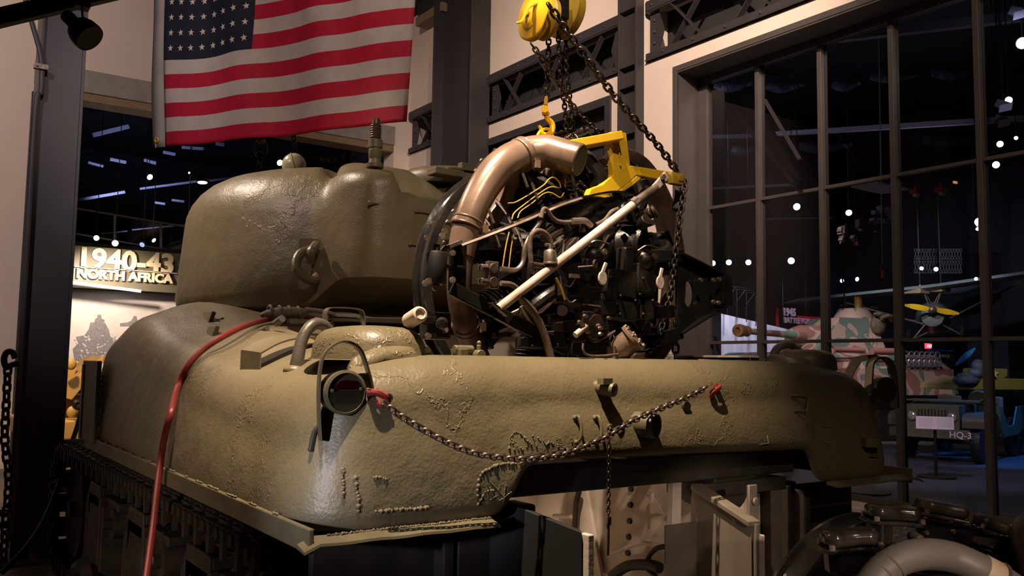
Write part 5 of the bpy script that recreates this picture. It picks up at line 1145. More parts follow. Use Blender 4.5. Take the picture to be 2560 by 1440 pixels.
purlins([(232, 338, 322, 316, 6), (196, 500, 312, 480, 4), (350, 472, 520, 450, 3), (525, 452, 640, 436, 3), (360, 400, 390, 408, 4), (408, 380, 438, 386, 4), (275, 398, 315, 406, 4), (220, 406, 258, 416, 3), (455, 368, 510, 372, 4), (540, 358, 560, 362, 5), (250, 585, 318, 578, 2), (330, 575, 480, 560, 2), (430, 500, 460, 504, 3), (386, 506, 412, 510, 3), (880, 455, 925, 448, 3), (640, 436, 700, 430, 2)],
        24.0, 'roof_purlin', 'thin bluish roof purlin in the dark hall behind the opening', 'roof purlins in the dark left hall')
spot('blue_purlin_light', aY(300, 575, 22.6), aY(360, 400, 24.8), 650, (.55, .6, 1), 80, .8, .1)
# truss ironwork silhouettes / ceiling fixtures
def lamp(px_, py_, d, r, col, E_, lab, asp=1.0, dirv=None, cat='spotlight', nm='far_spotlight', grp=None):
    r *= .8
    p = dp(px_, py_, d); t = thing(nm, p+Vector((0, 0, r*2.2)), lab, cat, grp); tw = (EYE-p).normalized()
    dv = Vector(dirv) if dirv else tw
    dv = dv.normalized()
    build(M().lathe(p-dv*r*1.6, dv, [(r*.5, 0), (r*.8, r*.3), (r*1.1, r*1.2), (r*1.1, r*1.55), (r*1.0, r*1.56), (r*.96, r*1.45)], 16), 'housing', BLACKM, t, 40)
    mt = mat('lamp_glow', col, .4, emit=E_, ecol=col)
    build(M().cyl(p-dv*r*.1, p-dv*r*.02, r*.93, n=16), 'lens', mt, t, 0)
    build(M().cyl(p-dv*r*.8, Vector((p.x-dv.x*r*.8, p.y-dv.y*r*.8, 9.0)), .008, n=6), 'hanger', BLACKM, t)
    return t
WH = (1, .97, 1); WM_ = (1, .82, .55); CB = (.6, .85, 1)
lamp(375, 443, 20, .085, (.95, 1, .62), 14, 'bright yellowish spotlight in the dark left hall below the flag', dirv=(.3, -.8, -.5))
lamp(506, 457, 20, .14, (1, .80, .55), 8, 'warm round dome lamp above the left shoulder of the turret', dirv=(0, -.15, -1), cat='lamp', nm='dome_lamp')
lamp(700, 407, 20, .09, WM_, 12, 'warm spotlight just left of the round ball on the turret', dirv=(.1, -.8, -.4))
lamp(473, 432, 22, .03, WM_, 8, 'tiny warm lamp between the two bright lamps in the left hall')
lamp(241, 595, 18, .07, (.75, 1, .7), 10, 'greenish spotlight leftmost under the far railing'); lamp(288, 608, 18, .08, (.8, .9, 1), 12, 'bluish white spotlight under the first railing post')
lamp(385, 601, 18, .06, CB, 12, 'small white spotlight under the second railing post', dirv=(.5, -.6, -.5)); lamp(355, 612, 18, .07, (.3, .4, .7), 1.2, 'dim blue spotlight right of the brightest one under the railing', dirv=(-.5, -.6, -.5))
fx = thing('ceiling_rig', dp(815, 400, 17), 'dark rigging of clamps and wires under the roof right of the flag bottom', 'rig')
rg = M()
for k in range(9):
    p = dp(790+k*9+random.uniform(-4, 4), 378+random.uniform(-8, 22), 17); rg.box(p, (.10, .08, .12), Matrix.Rotation(random.uniform(-1, 1), 3, 'Y')); rg.tube([p, p+Vector((.15, 0, -.08)), p+Vector((.28, 0, .02))], .008, 5)
build(rg, 'clamps', IRON, fx, 0)
chain('rear_hoist_chain', [dp(652, 100, 9), dp(652, 230, 9), dp(652, 352, 9), dp(650, 400, 9), dp(644, 440, 9)], .055, CHAINM, 'dark doubled chain hanging behind the turret below the flag')
chain('rear_hoist_chain', [dp(733, 100, 9), dp(734, 230, 9), dp(735, 335, 9), dp(737, 390, 9)], .05, CHAINM, 'short dark chain hanging above the round ball of the turret')
ry = thing('shackle_ring', dp(652, 360, 9), 'dark oval ring with yellow hook tip just under the flag', 'ring')
build(M().tube([dp(652+15*math.sin(2*PI*k/12), 372+22*math.cos(2*PI*k/12), 9) for k in range(12)], .012, 8, 2, closed=True), 'oval_ring', CHAINM, ry); build(M().tube([dp(643, 348, 8.98), dp(652, 356, 8.98), dp(662, 350, 8.98)], .02, 8), 'yellow_tip', YELW, ry)
# strip light under the sign
stl = M().bar(aY(165, 704, YS-.1), aY(352, 728, YS-.1), .05, .05); build(stl, 'strip_light', mat('strip_glow', (1, .95, .95), .5, emit=5), sg, 0)
# desert vehicle
SAND = mat('sand_yellow_armour', (.62, .40, .14), .6, 0, (.50, .31, .10), 3, bump=.2, bscale=30)
YV = 11.5
dv_ = thing('armoured_car', aY(120, 1150, YV), 'sand yellow armoured vehicle seen between the grey column and the tank', 'vehicle')
G = lambda x, y, Y=YV: aY(x, y, Y)
build(M().prism([G(60, 1055), G(225, 1050), G(255, 1085), G(255, 1100), G(60, 1100)], (0, 1.6, 0)), 'fender', SAND, dv_, 0, .02)
build(M().prism([G(120, 985, YV+.3), G(180, 1000, YV+.3), G(260, 905, YV+.3), G(260, 890, YV+.3), G(200, 935, YV+.3)], (0, 1.2, 0)), 'front_armour', SAND, dv_, 0, .01)
build(M().prism([G(100, 905, YV+.6), G(195, 918, YV+.6), G(175, 965, YV+.6), G(100, 990, YV+.6)], (0, 1.4, 0)), 'hood_plate', SAND, dv_, 0, .01)
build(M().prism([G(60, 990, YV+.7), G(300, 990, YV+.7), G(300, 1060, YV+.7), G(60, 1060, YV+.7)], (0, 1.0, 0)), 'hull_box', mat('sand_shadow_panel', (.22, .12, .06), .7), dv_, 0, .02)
build(M().bb(G(60, 1100).x, G(240, 1100).x, YV+.05, YV+.12, G(150, 1215).z, G(150, 1112).z), 'front_plate', mat('beige_plate', (.30, .26, .16), .6), dv_, 0, .02)
build(M().cyl(G(150, 1105, YV-.05), G(215, 1105, YV-.05), .02), 'tow_bar', IRON, dv_)
for x, y in ((178, 910), (192, 1020), (180, 1030)): build(M().ball(G(x, y, YV+.1), .06, 12, (1, .7, 1.2)), 'headlamp', SAND, dv_)
build(M().tube([G(205, 1008, YV-.1), G(190, 1005, YV-.1), G(188, 1016, YV-.1), G(200, 1020, YV-.1), G(212, 1012, YV-.1), G(216, 985, YV-.1), G(218, 965, YV-.1)], .03, 8), 'tow_hook', BLACKM, dv_)
for k, x in enumerate((165, 185, 200)): build(M().lathe(G(x, 1170, YV+.2), (0, 1, 0), [(.1, 0), (.34, .02), (.36, .1), (.34, .25), (.1, .26)], 24), 'road_wheel', OLIVE_D, dv_, 30)
spot('vehicle_spot', G(120, 500, YV-1.5), G(180, 1000, YV+.4), 300, (1, .66, .30), 60, .5, .08)
rl = thing('floor_rail', aY(180, 1300, 9.3), 'low dark floor rails behind the tracks beside the column base', 'rail')
for y_, h_ in ((1272, 14), (1302, 16)): p = aY(150, y_, 9.3); build(M().bb(p.x-.6, p.x+.85, 9.3, 9.36, p.z-.03, p.z+.03), 'rail_bar', BLACKM, rl, 0)
for x in (120, 245): p = aY(x, 1250, 9.33); build(M().bb(p.x-.03, p.x+.03, 9.3, 9.36, .012, p.z-.05), 'rail_leg', BLACKM, rl, 0)
spot('floor_spot', (1.0, 12.0, 5.0), (1.4, 10.2, 0), 260, (1, .72, .6), 40, .5, .08)

# ================================================================== HALL BEHIND THE BIG WINDOW
NAVY = mat('corrugated_navy_wall', (.020, .020, .040), .6, 0, (.017, .017, .034), 2)
nw = M(); 
for k in range(110): y = 20-k*.25; nw.bb(31.0, 31.05+.04*(k % 2), y-.25, y, 0, 9)
build(nw, 'wall_far', NAVY, smooth=0, **ST)
nb = M()
for k in range(96): x = 8.6+k*.25; nb.bb(x, x+.25, 19.0, 19.05+.04*(k % 2), 0, 9)
build(nb, 'wall_far', NAVY, smooth=0, **ST)
# black framed display wall, lit mural at left of window
m2 = thing('mural', dp(1850, 880, 22), 'bright white mural panel behind the gun muzzle of the camouflaged tank', 'mural')
a, b, c, d = dp(1803, 784, 22.3), dp(1990, 828, 22.5), dp(1990, 900, 22.5), dp(1803, 900, 22.3)
build(M().prism([a, b, c, d], (.03, .04, 0)), 'board', mat('white_mural_board', (.62, .60, .66), .7, 0, (.42, .40, .46), 9, (.3, .6), stretch=(1, 1, .3)), m2, 0)
for k in range(4):
    p = dp(1818+k*24, 715+k*8, 22.0); q = dp(1818+k*24, 785+k*10, 22.0)
    build(M().cyl(p, q, .012, n=6).cyl(p, p+Vector((.9, .1, 0)), .012, n=6).cyl(p+Vector((0, 0, -.3)), p+Vector((.35, .02, 0)), .01, n=6), 'banner_frame', BLACKM, m2)
for k, (x, y) in enumerate(((1782, 658), (1822, 656), (1871, 656))): lamp(x, y, 19, .075, WH, 26, ('leftmost', 'middle one', 'rightmost')[k]+' of the three white spotlights in a row beside the window jamb')
spot('mural2_spot', dp(1850, 600, 21.0), dp(1860, 850, 22.4), 520, (.86, .84, 1), 60, .6, .1)
spot('wall2_spot', dp(1840, 650, 18.0), dp(1850, 740, 19.8), 60, (.7, .7, 1), 80, .8, .1)
SPL = [(1992, 517, 20, .10, WH, 22, 'white spotlight high in the second pane column from the jamb', (-.5, -.6, -.3)), (2122, 532, 20, .09, WH, 18, 'white pair of spotlights high in the third pane column', (-.6, -.5, -.4)),
       (1978, 652, 21, .10, (.85, .88, 1), 22, 'bluish white spotlight above the tank gun', None), (2448, 555, 16, .10, WH, 30, 'largest white spotlight beside the fourth mullion', None), (2446, 572, 16, .06, WH, 9, 'flat lamp just under the largest white spotlight', (-.4, -.5, -.8)),
       (2105, 702, 22, .06, CB, 12, 'small cyan spotlight above the tank cupola, left of a warm one', (-.6, -.5, -.2)), (2143, 698, 22, .07, (1, .8, .7), 12, 'small warm spotlight right of the cyan one above the tank', (-.2, -.8, -.2)),
       (2304, 671, 22, .06, (1, .8, .6), 12, 'small warm spotlight above the aircraft propeller', None), (2340, 673, 22, .07, CB, 12, 'small cyan spotlight between the aircraft cables', (-.7, -.4, -.1)),
       (2440, 697, 20, .05, (.5, .75, 1), 12, 'small blue spotlight on the right wing of the aircraft', None), (2490, 412, 12, .06, (.8, 1, .95), 20, 'slanted white spotlight right of the fourth mullion above the big one', (-.8, -.3, -.2)),
       (2500, 360, 11, .05, WH, 18, 'white spotlight at the lower end of the lamp string top right', (-.8, -.4, 0)), (2522, 250, 10, .05, WH, 18, 'white spotlight in the middle of the lamp string top right', (-.7, -.5, 0)), (2540, 345, 11, .03, WM_, 12, 'tiny warm lamp at the right edge of the lamp string', None)]
for x, y, d, r, c, e_, lab, dv in SPL: lamp(x, y, d, r, c, e_, lab, dirv=dv)
lamp(2556, 108, 9, .075, (1, 1, .95), 20, 'bright slanted lamp at the upper right edge', dirv=(-.8, -.4, -.4))
# barn-door fixture boxes
for x, y, d, lab in ((2545, 30, 9, 'pale lit barn-door fixture in the top right corner'), (2508, 262, 10, 'grey barn-door fixture in the middle of the lamp string'), (2505, 300, 10.5, 'dark curled lamp yoke under the middle fixture')):
    p = dp(x, y, d); t = thing('barn_door_fixture', p+Vector((0, 0, .12)), lab, 'spotlight')
    build(M().box(p, (.11, .13, .09), Matrix.Rotation(.5, 3, 'X')), 'housing', COLP, t, 0, .004); build(M().box(p+Vector((-.07, -.06, -.06)), (.008, .14, .10), Matrix.Rotation(.4, 3, 'Y')), 'barn_door', mat('pale_flap', (.5, .5, .6), .5), t, 0); build(M().cyl(p, Vector((p.x, p.y, 9.0)), .008, n=6), 'hanger', BLACKM, t)
for (x, y, d) in ((2525, 40, 8.4),): spot('string_light', dp(x, y, d), dp(2515, 260, 10), 25, COOL, 80, .6)
# roof steel
RS = mat('hall_roof_steel', (.20, .19, .23), .55)
def beam(x0, y0, d0, x1, y1, d1, w_, h_, lab, mt=RS): build(M().bar(dp(x0, y0, d0), dp(x1, y1, d1), w_, h_), 'roof_beam', mt, None, 0, label=lab, cat='beam')
beam(1770, 343, 22, 1880, 340, 22, .1, .09, 'short pale roof beam behind the left end of the window')
beam(1930, 336, 20, 2560, 296, 16, .1, .10, 'long thin roof beam crossing behind three mullions')
beam(2090, 95, 13, 2560, 40, 11, .12, .12, 'thick roof beam high behind the upper panes')
beam(1765, 472, 24, 1985, 462, 22, .08, .06, 'thin bright roof beam just above the upper glazing bar')
beam(1890, 548, 24, 2080, 545, 24, .06, .03, 'faint roof rail below the upper glazing bar')
beam(1866, 240, 14, 1992, 452, 13.2, .10, .16, 'dark sloping channel beam hanging behind the first panes', STEELP)
beam(1842, 283, 13.9, 1985, 458, 13.1, .04, .07, 'tan lower edge of the sloping channel beam behind the first panes', FRAMEP)
l2 = M().bar(dp(1912, 250, 9.7), dp(2000, 400, 9.2), .03, .03); build(l2, 'tie_rod', STEELP, None, 0, label='thin tie rod above the sloping channel beam', cat='rod')
SHEET = mat('crumpled_foil_duct', (.10, .095, .13), .45, .3, (.05, .05, .07), 6, bump=1, bscale=6, bdist=.1)
for k, (x0, x1, y) in enumerate(((1785, 1880, 212), (1915, 2010, 214), (2080, 2150, 210), (2175, 2300, 190), (2330, 2440, 182), (1830, 1880, 372), (2000, 2130, 365), (2310, 2460, 350))):
    p = [dp(x0+(x1-x0)*t/5, y+8*math.sin(PI*t/5)-(x1-x0)*.04*t/5, 21) for t in range(6)]
    build(M().tube(p, lambda t: .045+.02*math.sin(t*5), 8, 3, flat=2.0), 'foil_duct', SHEET, CEIL3, 40)
l = bpy.data.lights.new('roof_glow', 'POINT'); l.energy = 80; l.color = (.75, .7, 1); l.shadow_soft_size = .02; o = bpy.data.objects.new('roof_glow', l); COL.objects.link(o); o.location = dp(1640, 300, 19)
spot('roof_wash', dp(2300, 560, 17), dp(2250, 260, 18), 70, (.72, .7, 1), 90, .8)
pb_ = dp(2200, 470, 15); build(M().box(pb_, (.9, .5, .03)), 'ceiling_panel', mat('grey_panel', (.30, .29, .33), .6), None, 0, label='small pale ceiling panel left of the third mullion', cat='panel')
tb = thing('reel_cord', dp(2206, 600, 17), 'thin hanging cord with a red handle in the window hall', 'cord'); build(M().cyl(Vector((dp(2206, 480, 17).x, dp(2206, 480, 17).y, 9.0)), dp(2206, 672, 17), .012, n=6), 'cord', RS, tb); build(M().cyl(dp(2207, 674, 17), dp(2208, 695, 17), .03, n=10), 'red_handle', mat('red_handle', (.8, .03, .05), .4), tb); build(M().cyl(dp(2206, 664, 17), dp(2206, 674, 17), .04, n=8), 'weight', IRON, tb)
for (x, y) in ((2165, 560), (2120, 590), (2205, 540)):
    m_ = M()
    for k in range(7): p = dp(x+random.uniform(-22, 22), y+random.uniform(-16, 16), 18); m_.box(p, (.16, .1, .08), Matrix.Rotation(random.uniform(-2, 2), 3, 'Y')); m_.cyl(p, p+Vector((random.uniform(-.2, .2), 0, random.uniform(-.15, .15))), .015, n=6)
    t = thing('lamp_cluster', dp(x, y-20, 18), {2165: 'dark cluster of stage lamps between the second and third mullions', 2120: 'dim lower left cluster of stage lamps', 2205: 'bluish cluster of stage lamps at the top of the hanging cord'}[x], 'lamps'); build(m_, 'fixtures', RS if x == 2205 else IRON, t, 0)
# lattice screen on far wall
ls = thing('lattice_screen', dp(2345, 680, 27), 'faint white lattice screen high on the far wall behind the cables', 'screen')
for (x0, x1) in ((2285, 2342), (2348, 2405)):
    for (y0, y1) in ((623, 648), (653, 682)):
        m_ = M()
        for k in range(8):
            t = k/8; m_.cyl(dp(x0+(x1-x0)*t, y0, 27), dp(x0+(x1-x0)*(t+.125), y1, 27), .01, n=4); m_.cyl(dp(x0+(x1-x0)*(t+.125), y0, 27), dp(x0+(x1-x0)*t, y1, 27), .01, n=4)
        m_.cyl(dp(x0, y0, 27), dp(x1, y0, 27), .015, n=4).cyl(dp(x0, y1, 27), dp(x1, y1, 27), .015, n=4); build(m_, 'lattice_panel', RS, ls, 0)
# sign 1945
RB = mat('red_board', (.55, .02, .04), .5); SL = mat('lilac_letters', (.62, .52, .62), .5)
pS = dp(1959, 806, 24); YS2 = pS.y
s5 = thing('exhibit_sign', pS, 'pale lettered sign reading 1945 BATTLE FOR BERLIN with red board in the window hall', 'sign')
h5 = aY(1959, 793, YS2).z-pS.z; text('BATTLE FOR BERLIN', 'letters', (pS.x, YS2, pS.z), h5/.70, SL, s5, ext=.02, bold=.008, sx=1.0)
q5 = aY(1959, 788, YS2); h6 = aY(1959, 770, YS2).z-q5.z; text('1945', 'letters', (q5.x-.05, YS2, q5.z), h6/.70, SL, s5, ext=.02, bold=.014)
for x in (q5.x+.1, q5.x+1.1): build(M().cyl((x, YS2+.1, q5.z-.1), (x, YS2+.1, 9.0), .01, n=6), 'hanger_rod', BLACKM, s5)
a, b = aY(1992, 789, YS2+.1), aY(2060, 820, YS2+.1); build(M().bb(a.x, b.x, YS2+.08, YS2+.12, b.z, a.z), 'red_board', RB, s5, 0)
for x in (1913, 1944): p0 = dp(x, 770, 23.5); p1 = dp(x, 900, 23.5); p1.z = 0; build(M().bar(p0, p1, .06, .06, (0, 1, 0)), 'red_post', RB, None, 0, label='thin red upright '+('just right of the first mullion' if x == 1913 else 'left of the 1945 sign'), cat='post')
build(M().bb(q5.x-3, q5.x-.6, YS2+.8, YS2+.9, 0, 3.6), 'black_screen', DARK, None, 0, label='black display screen wall left of the 1945 sign', cat='screen')
spot('sign5_spot', pS+Vector((0, -2, 1.2)), pS+Vector((.8, 0, 0)), 70, (1, .7, .85), 70, .6, .1)
# ---- camouflaged tank
def camo(name, base, c2, c3, sc):
    m = mat(name, base, .6); nt = m.node_tree; N = nt.nodes; L = nt.links; b = N['Principled BSDF']; tc = N.new('ShaderNodeTexCoord'); n = N.new('ShaderNodeTexNoise')
    n.inputs['Scale'].default_value = sc; n.inputs['Detail'].default_value = 1; L.new(tc.outputs['Object'], n.inputs['Vector']); r = N.new('ShaderNodeValToRGB'); r.color_ramp.interpolation = 'CONSTANT'
    e = r.color_ramp.elements; e[0].color = (*c2, 1); e[1].position = .44; e[1].color = (*base, 1); q = e.new(.57); q.color = (*c3, 1)
    L.new(n.outputs['Fac'], r.inputs['Fac']); L.new(r.outputs['Color'], b.inputs['Base Color']); return m
CAMO = camo('three_colour_camouflage', (.40, .29, .21), (.12, .18, .13), (.25, .12, .09), 2.1)
pt = thing('camouflaged_tank', dp(2150, 1060, 20), 'camouflaged tank in green and brown with long gun seen through the window', 'tank')
F0 = dp(1900, 985, 18.6); F1 = dp(2386, 985, 20.2); ax5 = Vector((F1.x-F0.x, F1.y-F0.y, 0)).normalized(); bk5 = Vector((-ax5.y, ax5.x, 0)); bk5 = bk5 if bk5.dot(ray(2100, 900)) > 0 else -bk5
L5 = (F1-F0).length
def tp(s, z, w_=0): p = F0+ax5*s+bk5*w_; return Vector((p.x, p.y, z))
zt = 1.95; zs = 1.62; zb_ = 1.05
build(M().prism([tp(.9, zt, .5), tp(L5-.1, zt, .5), tp(L5+.0, zs, .1), tp(L5+.15, zb_, 0), tp(-.1, zb_, 0), tp(-.0, zs, .1)], bk5*2.2), 'hull', CAMO, pt, 0, .02)
for k in range(6): build(M().prism([tp(k*L5/6+.01, zs, .02), tp((k+1)*L5/6-.01, zs, .02), tp((k+1)*L5/6-.01, zb_-.02, -.03), tp(k*L5/6+.01, zb_-.02, -.03)], -bk5*.02), 'skirt_plate', CAMO, pt, 0, .004)
tz = dp(2110, 788, 19.6).z
def sT(x, w=.7):
    d = ray(x, 850); t = (F0+bk5*w-EYE).dot(bk5)/d.dot(bk5); return (EYE+d*t-F0).dot(ax5)
a0, a1 = sT(2030, .55), sT(2222, .55); b0, b1 = sT(2100, .85)+.35, sT(2185, .85)
vs = [tp(a0, zt, .55), tp(a1, zt, .55), tp(a1, zt, 2.2), tp(a0, zt, 2.2), tp(b0-.35, tz, .85), tp(b1, tz, .85), tp(b1, tz, 1.9), tp(b0-.35, tz, 1.9)]
tt = build(M().add(vs, [(0, 1, 2, 3), (4, 5, 6, 7), (0, 1, 5, 4), (1, 2, 6, 5), (2, 3, 7, 6), (3, 0, 4, 7)]), 'turret', CAMO, pt, 0, .03)
gz = dp(2030, 838, 19.6).z
g_a = tp(sT(2035, 1.3), gz, 1.3); g_b = dp(1868, 828, 18.9)
build(M().lathe(tp(sT(2040, 1.3), gz, 1.3), -ax5, [(.27, -.3), (.27, .45), (.22, .62), (.12, .8)], 20), 'mantlet', CAMO, tt, 40)
gdr = (g_b-g_a).normalized(); gln = (g_b-g_a).length
build(M().lathe(g_a, gdr, [(.11, 0), (.10, gln*.4), (.075, gln*.42), (.065, gln)], 16), 'gun_barrel', CAMO, tt, 40)
build(M().lathe(g_b, gdr, [(.07, -.02), (.12, 0), (.10, .08), (.07, .12), (.07, .16), (.13, .18), (.14, .30), (.13, .36), (.07, .365), (.06, .3)], 20), 'muzzle_brake', mat('rusty_muzzle', (.40, .20, .07), .5, .3, (.2, .1, .05), 8), tt, 40)
cp_ = tp(sT(2135, 1.3), tz, 1.3); build(M().lathe(cp_, (0, 0, 1), [(.46, -.02), (.44, .08), (.36, .2), (.34, .24), (.1, .25)], 24), 'cupola', CAMO, tt, 40)
build(M().cyl(cp_+Vector((-.1, -.2, .2)), cp_+Vector((-.1, -.2, .52)), .09, n=12), 'periscope_can', YELW, tt)
build(M().bar(cp_+Vector((-.5, 0, .3)), cp_+Vector((.0, 0, .32)), .04, .04).cyl(cp_+Vector((-.3, 0, .2)), cp_+Vector((-.42, 0, .95)), .02, n=6), 'roof_gun', IRON, tt)
rk = tp(sT(2196, .7), tz-.16, .7); build(M().ball(rk, .22, 14, (1, .7, 1.1)).tube([rk+Vector((-.2, -.2, .15)), rk+Vector((0, -.28, .2)), rk+Vector((.2, -.2, .1))], .05, 8).ball(rk+Vector((-.1, -.1, .24)), .12, 12, (1.7, .8, .5)), 'stowed_rucksack', mat('khaki_canvas', (.085, .066, .036), .8, 0, (.16, .13, .07), 12, bump=.5, bscale=20), tt, 60)
nt_ = aY(2148, 842, 10); 
sd5 = (tp(1, 0, 0)-tp(0, 0, 0)).normalized(); yaw = math.atan2(ax5.y, ax5.x)
PK = mat('pink_numerals', (.62, .42, .40), .5)
n1 = tp(sT(2152), dp(2160, 848, 19.6).z, .62); text('531', 'turret_numerals', n1-bk5*.07, .22, PK, tt, rot=(PI/2-.35, 0, yaw), ext=.005, bold=-.004)
n2 = tp(sT(2166), dp(2160, 873, 19.6).z, .50); text('531', 'turret_numerals', n2-bk5*.07, .19, PK, tt, rot=(PI/2-.35, 0, yaw), ext=.005, bold=-.004)
for k in range(7):
    p = tp(sT(2262+k*13, 0), dp(2300, 906, 19.6).z, -.03); m_ = M().torus(p, bk5, .10, .028, 12, 6).torus(p+Vector((0, 0, .16)), bk5, .08, .025, 12, 6).box(p+Vector((.05, 0, .08)), (.16, .05, .06)); build(m_, 'spare_track_link', mat('chrome_track', (.5, .48, .52), .3, .8), pt, 40)
build(M().cyl(tp(sT(2085, .2), 2.02, .2), tp(sT(2160, .2), 2.02, .2), .06).cyl(tp(sT(2180, .1), 2.0, .1), tp(sT(2250, .1), 2.0, .1), .08).torus(tp(sT(2075, .2), 2.02, .2), bk5, .1, .03, 16, 6), 'towing_gear', mat('pink_tools', (.35, .16, .12), .5), pt)
build(M().bb(0, 0, 0, 0, 0, 0) if False else M().box(tp(L5*.5, .48, 1.3), (L5*.9, 2.4, .96), Matrix.Rotation(yaw, 3, 'Z')), 'running_gear', BLACKM, pt, 0, .05)
spot('camo_spot', dp(2000, 420, 17.0), dp(2120, 850, 19.6), 800, (1, .86, .90), 38, .5, .1)
spot('beam_fill', dp(1880, 470, 10.5), dp(1925, 345, 13.5), 40, (1, .8, .75), 60, .7, .1)  # added light without a fixture, brings out the sloping channel beam
spot('muzzle_fill', dp(1840, 640, 16.5), dp(1880, 830, 18.9), 160, (1, .85, .75), 34, .7, .1)  # added light without a fixture, lifts the gun barrel and muzzle
spot('camo_spot2', dp(2350, 500, 16.5), dp(2250, 930, 19.8), 220, (.95, .75, .85), 40, .6, .1)
# ---- aircraft
pl_ = thing('aircraft', dp(2330, 800, 26), 'small high-wing aircraft with yellow propeller hanging from cables in the window hall', 'aircraft')
WG = camo('wing_camouflage', (.44, .47, .50), (.34, .40, .42), (.47, .46, .42), 1.2)
Lt, Ct, Rt = dp(1962, 759, 27.5), dp(2320, 722, 25.5), dp(2640, 678, 23.5)
def wing(a, b, nm):
    u = (b-a).normalized(); ch = (ray(2320, 722)-Vector((0, 0, ray(2320, 722).z))).normalized()*1.5; vs = []; N_ = 10
    prof = [(0, 0), (.08, .07), (.3, .10), (.7, .05), (1, 0), (.7, -.02), (.3, -.03), (.08, -.03)]
    for i in range(N_+1):
        t = i/N_; p = a.lerp(b, t); s = 1 if (nm == 'c') else 1
        taper = math.sqrt(min(1, (t if b is Ct else 1-t)*9+.08)) if nm != 'c' else 1
        for (c, z) in prof: vs.append(p+ch*((c-.3)*taper)+Vector((0, 0, z*1.2*taper)))
    fs = [(8*i+j, 8*i+(j+1) % 8, 8*i+8+(j+1) % 8, 8*i+8+j) for i in range(N_) for j in range(8)]+[tuple(range(7, -1, -1)), tuple(range(8*N_, 8*N_+8))]
    return M().add(vs, fs)
build(wing(Lt, Ct, 'l'), 'wing', WG, pl_, 40); build(wing(Ct, Rt, 'r'), 'wing', WG, pl_, 40)
build(M().box(dp(2292, 728, 25.5), (.5, .5, .16)).box(dp(2345, 724, 25.5), (.5, .5, .16)), 'cabin_roof', mat('tan_cabin', (.42, .30, .17), .5), pl_, 0, .02)
nc = dp(2331, 790, 25.0); tw = (EYE-nc).normalized(); tw.z = 0; tw = (tw+Vector((-.05, 0, 0))).normalized()
GRY = mat('grey_cowling', (.16, .17, .16), .5, 0, (.12, .13, .12), 6)
build(M().lathe(nc-tw*2.2, tw, [(.15, -3.5), (.42, 0), (.48, 1.3), (.36, 1.9), (.30, 2.15), (.12, 2.25)], 20).box(nc-tw*.6+Vector((0, 0, .12)), (.5, .5, .25)), 'fuselage', GRY, pl_, 40)
for s in (-1, 1): build(M().cyl(nc-tw*.4+Vector((s*.1, 0, -.1)).cross(Vector((0, 0, 1)))*0+Vector((s*.2, 0, .32)), dp(2331+s*22, 728, 25.4), .022, n=6).cyl(nc-tw*.6+Vector((0, 0, .3)), dp(2331+s*20, 728, 25.5), .018, n=6), 'cabane_strut', ALU, pl_)
pa, pb2 = dp(2262, 763, 24.7), dp(2398, 784, 24.7); pcn = (pa+pb2)/2
def blade(a, b): 
    u = (b-a); vs = []; n_ = 12; v = Vector((0, 0, 1)); 
    for i in range(n_+1):
        t = i/n_; w_ = .03+.055*math.sin(PI*min(1, t*1.05))**.8*(1 if t < .95 else .7); tz_ = (.6-.5*t); p = a+u*t
        for sx_, sy_ in ((-1, -.12), (1, -.12), (1, .12), (-1, .12)): vs.append(p+v*(sx_*w_*math.cos(tz_))+tw*(sx_*w_*math.sin(tz_)+sy_*.12))
    fs = [(4*i+j, 4*i+(j+1) % 4, 4*i+4+(j+1) % 4, 4*i+4+j) for i in range(n_) for j in range(4)]+[(3, 2, 1, 0), (4*n_, 4*n_+1, 4*n_+2, 4*n_+3)]
    return M().add(vs, fs)
for q in (pa, pb2): build(blade(pcn, q), 'propeller_blade', YEL, pl_, 30)
build(M().lathe(pcn-tw*.05, tw, [(.12, 0), (.12, .06), (.07, .14), (.02, .17)], 18), 'propeller_hub', ALU, pl_, 40)
for (x0, y0, x1, y1) in ((2308, 810, 2115, 757), (2350, 808, 2270, 800), (2375, 795, 2558, 702)): build(M().cyl(dp(x0, y0, 25.2), dp(x1, y1, 25.6), .028, n=6), 'wing_strut', ALU, pl_)
for (x0, y0, x1, y1) in ((2312, 812, 2282, 848), (2318, 832, 2282, 848), (2350, 808, 2405, 838)): build(M().cyl(dp(x0, y0, 25.1), dp(x1, y1, 25.0), .022, n=6), 'gear_leg', ALU, pl_)
for x, y in ((2272, 841), (2407, 832)): build(M().lathe(dp(x, y, 25.0), Vector((tw.y, -tw.x, 0)), [(.05, -.07), (.15, -.06), (.2, 0), (.15, .06), (.05, .07)], 18), 'landing_wheel', BLACKR, pl_, 40)
for (x0, y0, x1, y1) in ((2292, 488, 2300, 722), (2344, 488, 2352, 720)): build(M().cyl(dp(x0, y0, 25), dp(x1, y1, 25.4), .014, n=6).cyl(dp(x1, y1-10, 25.4), dp(x1, y1, 25.4), .04, n=8), 'suspension_cable', ALU, pl_)
build(M().lathe(dp(2380, 720, 28), (1, -.3, .1), [(.02, -1.3), (.2, -.4), (.24, .3), (.05, 1.1)], 12), 'tail_boom', mat('lilac_fabric', (.2, .2, .32), .5), pl_, 40)
for x, y in ((2288, 480), (2352, 476)):
    p = dp(x, y, 25); t = thing('chain_motor', p+Vector((0, 0, .1)), ('left' if x < 2300 else 'right')+' red chain motor holding an aircraft cable', 'hoist'); build(M().box(p, (.32, .2, .12)).cyl(p, p+Vector((0, 0, .2)), .03), 'motor_body', RB, t, 0, .01); build(M().box(p+Vector((.02, -.02, -.1)), (.2, .12, .08)), 'chain_bag', PALE, t, 0, .01)
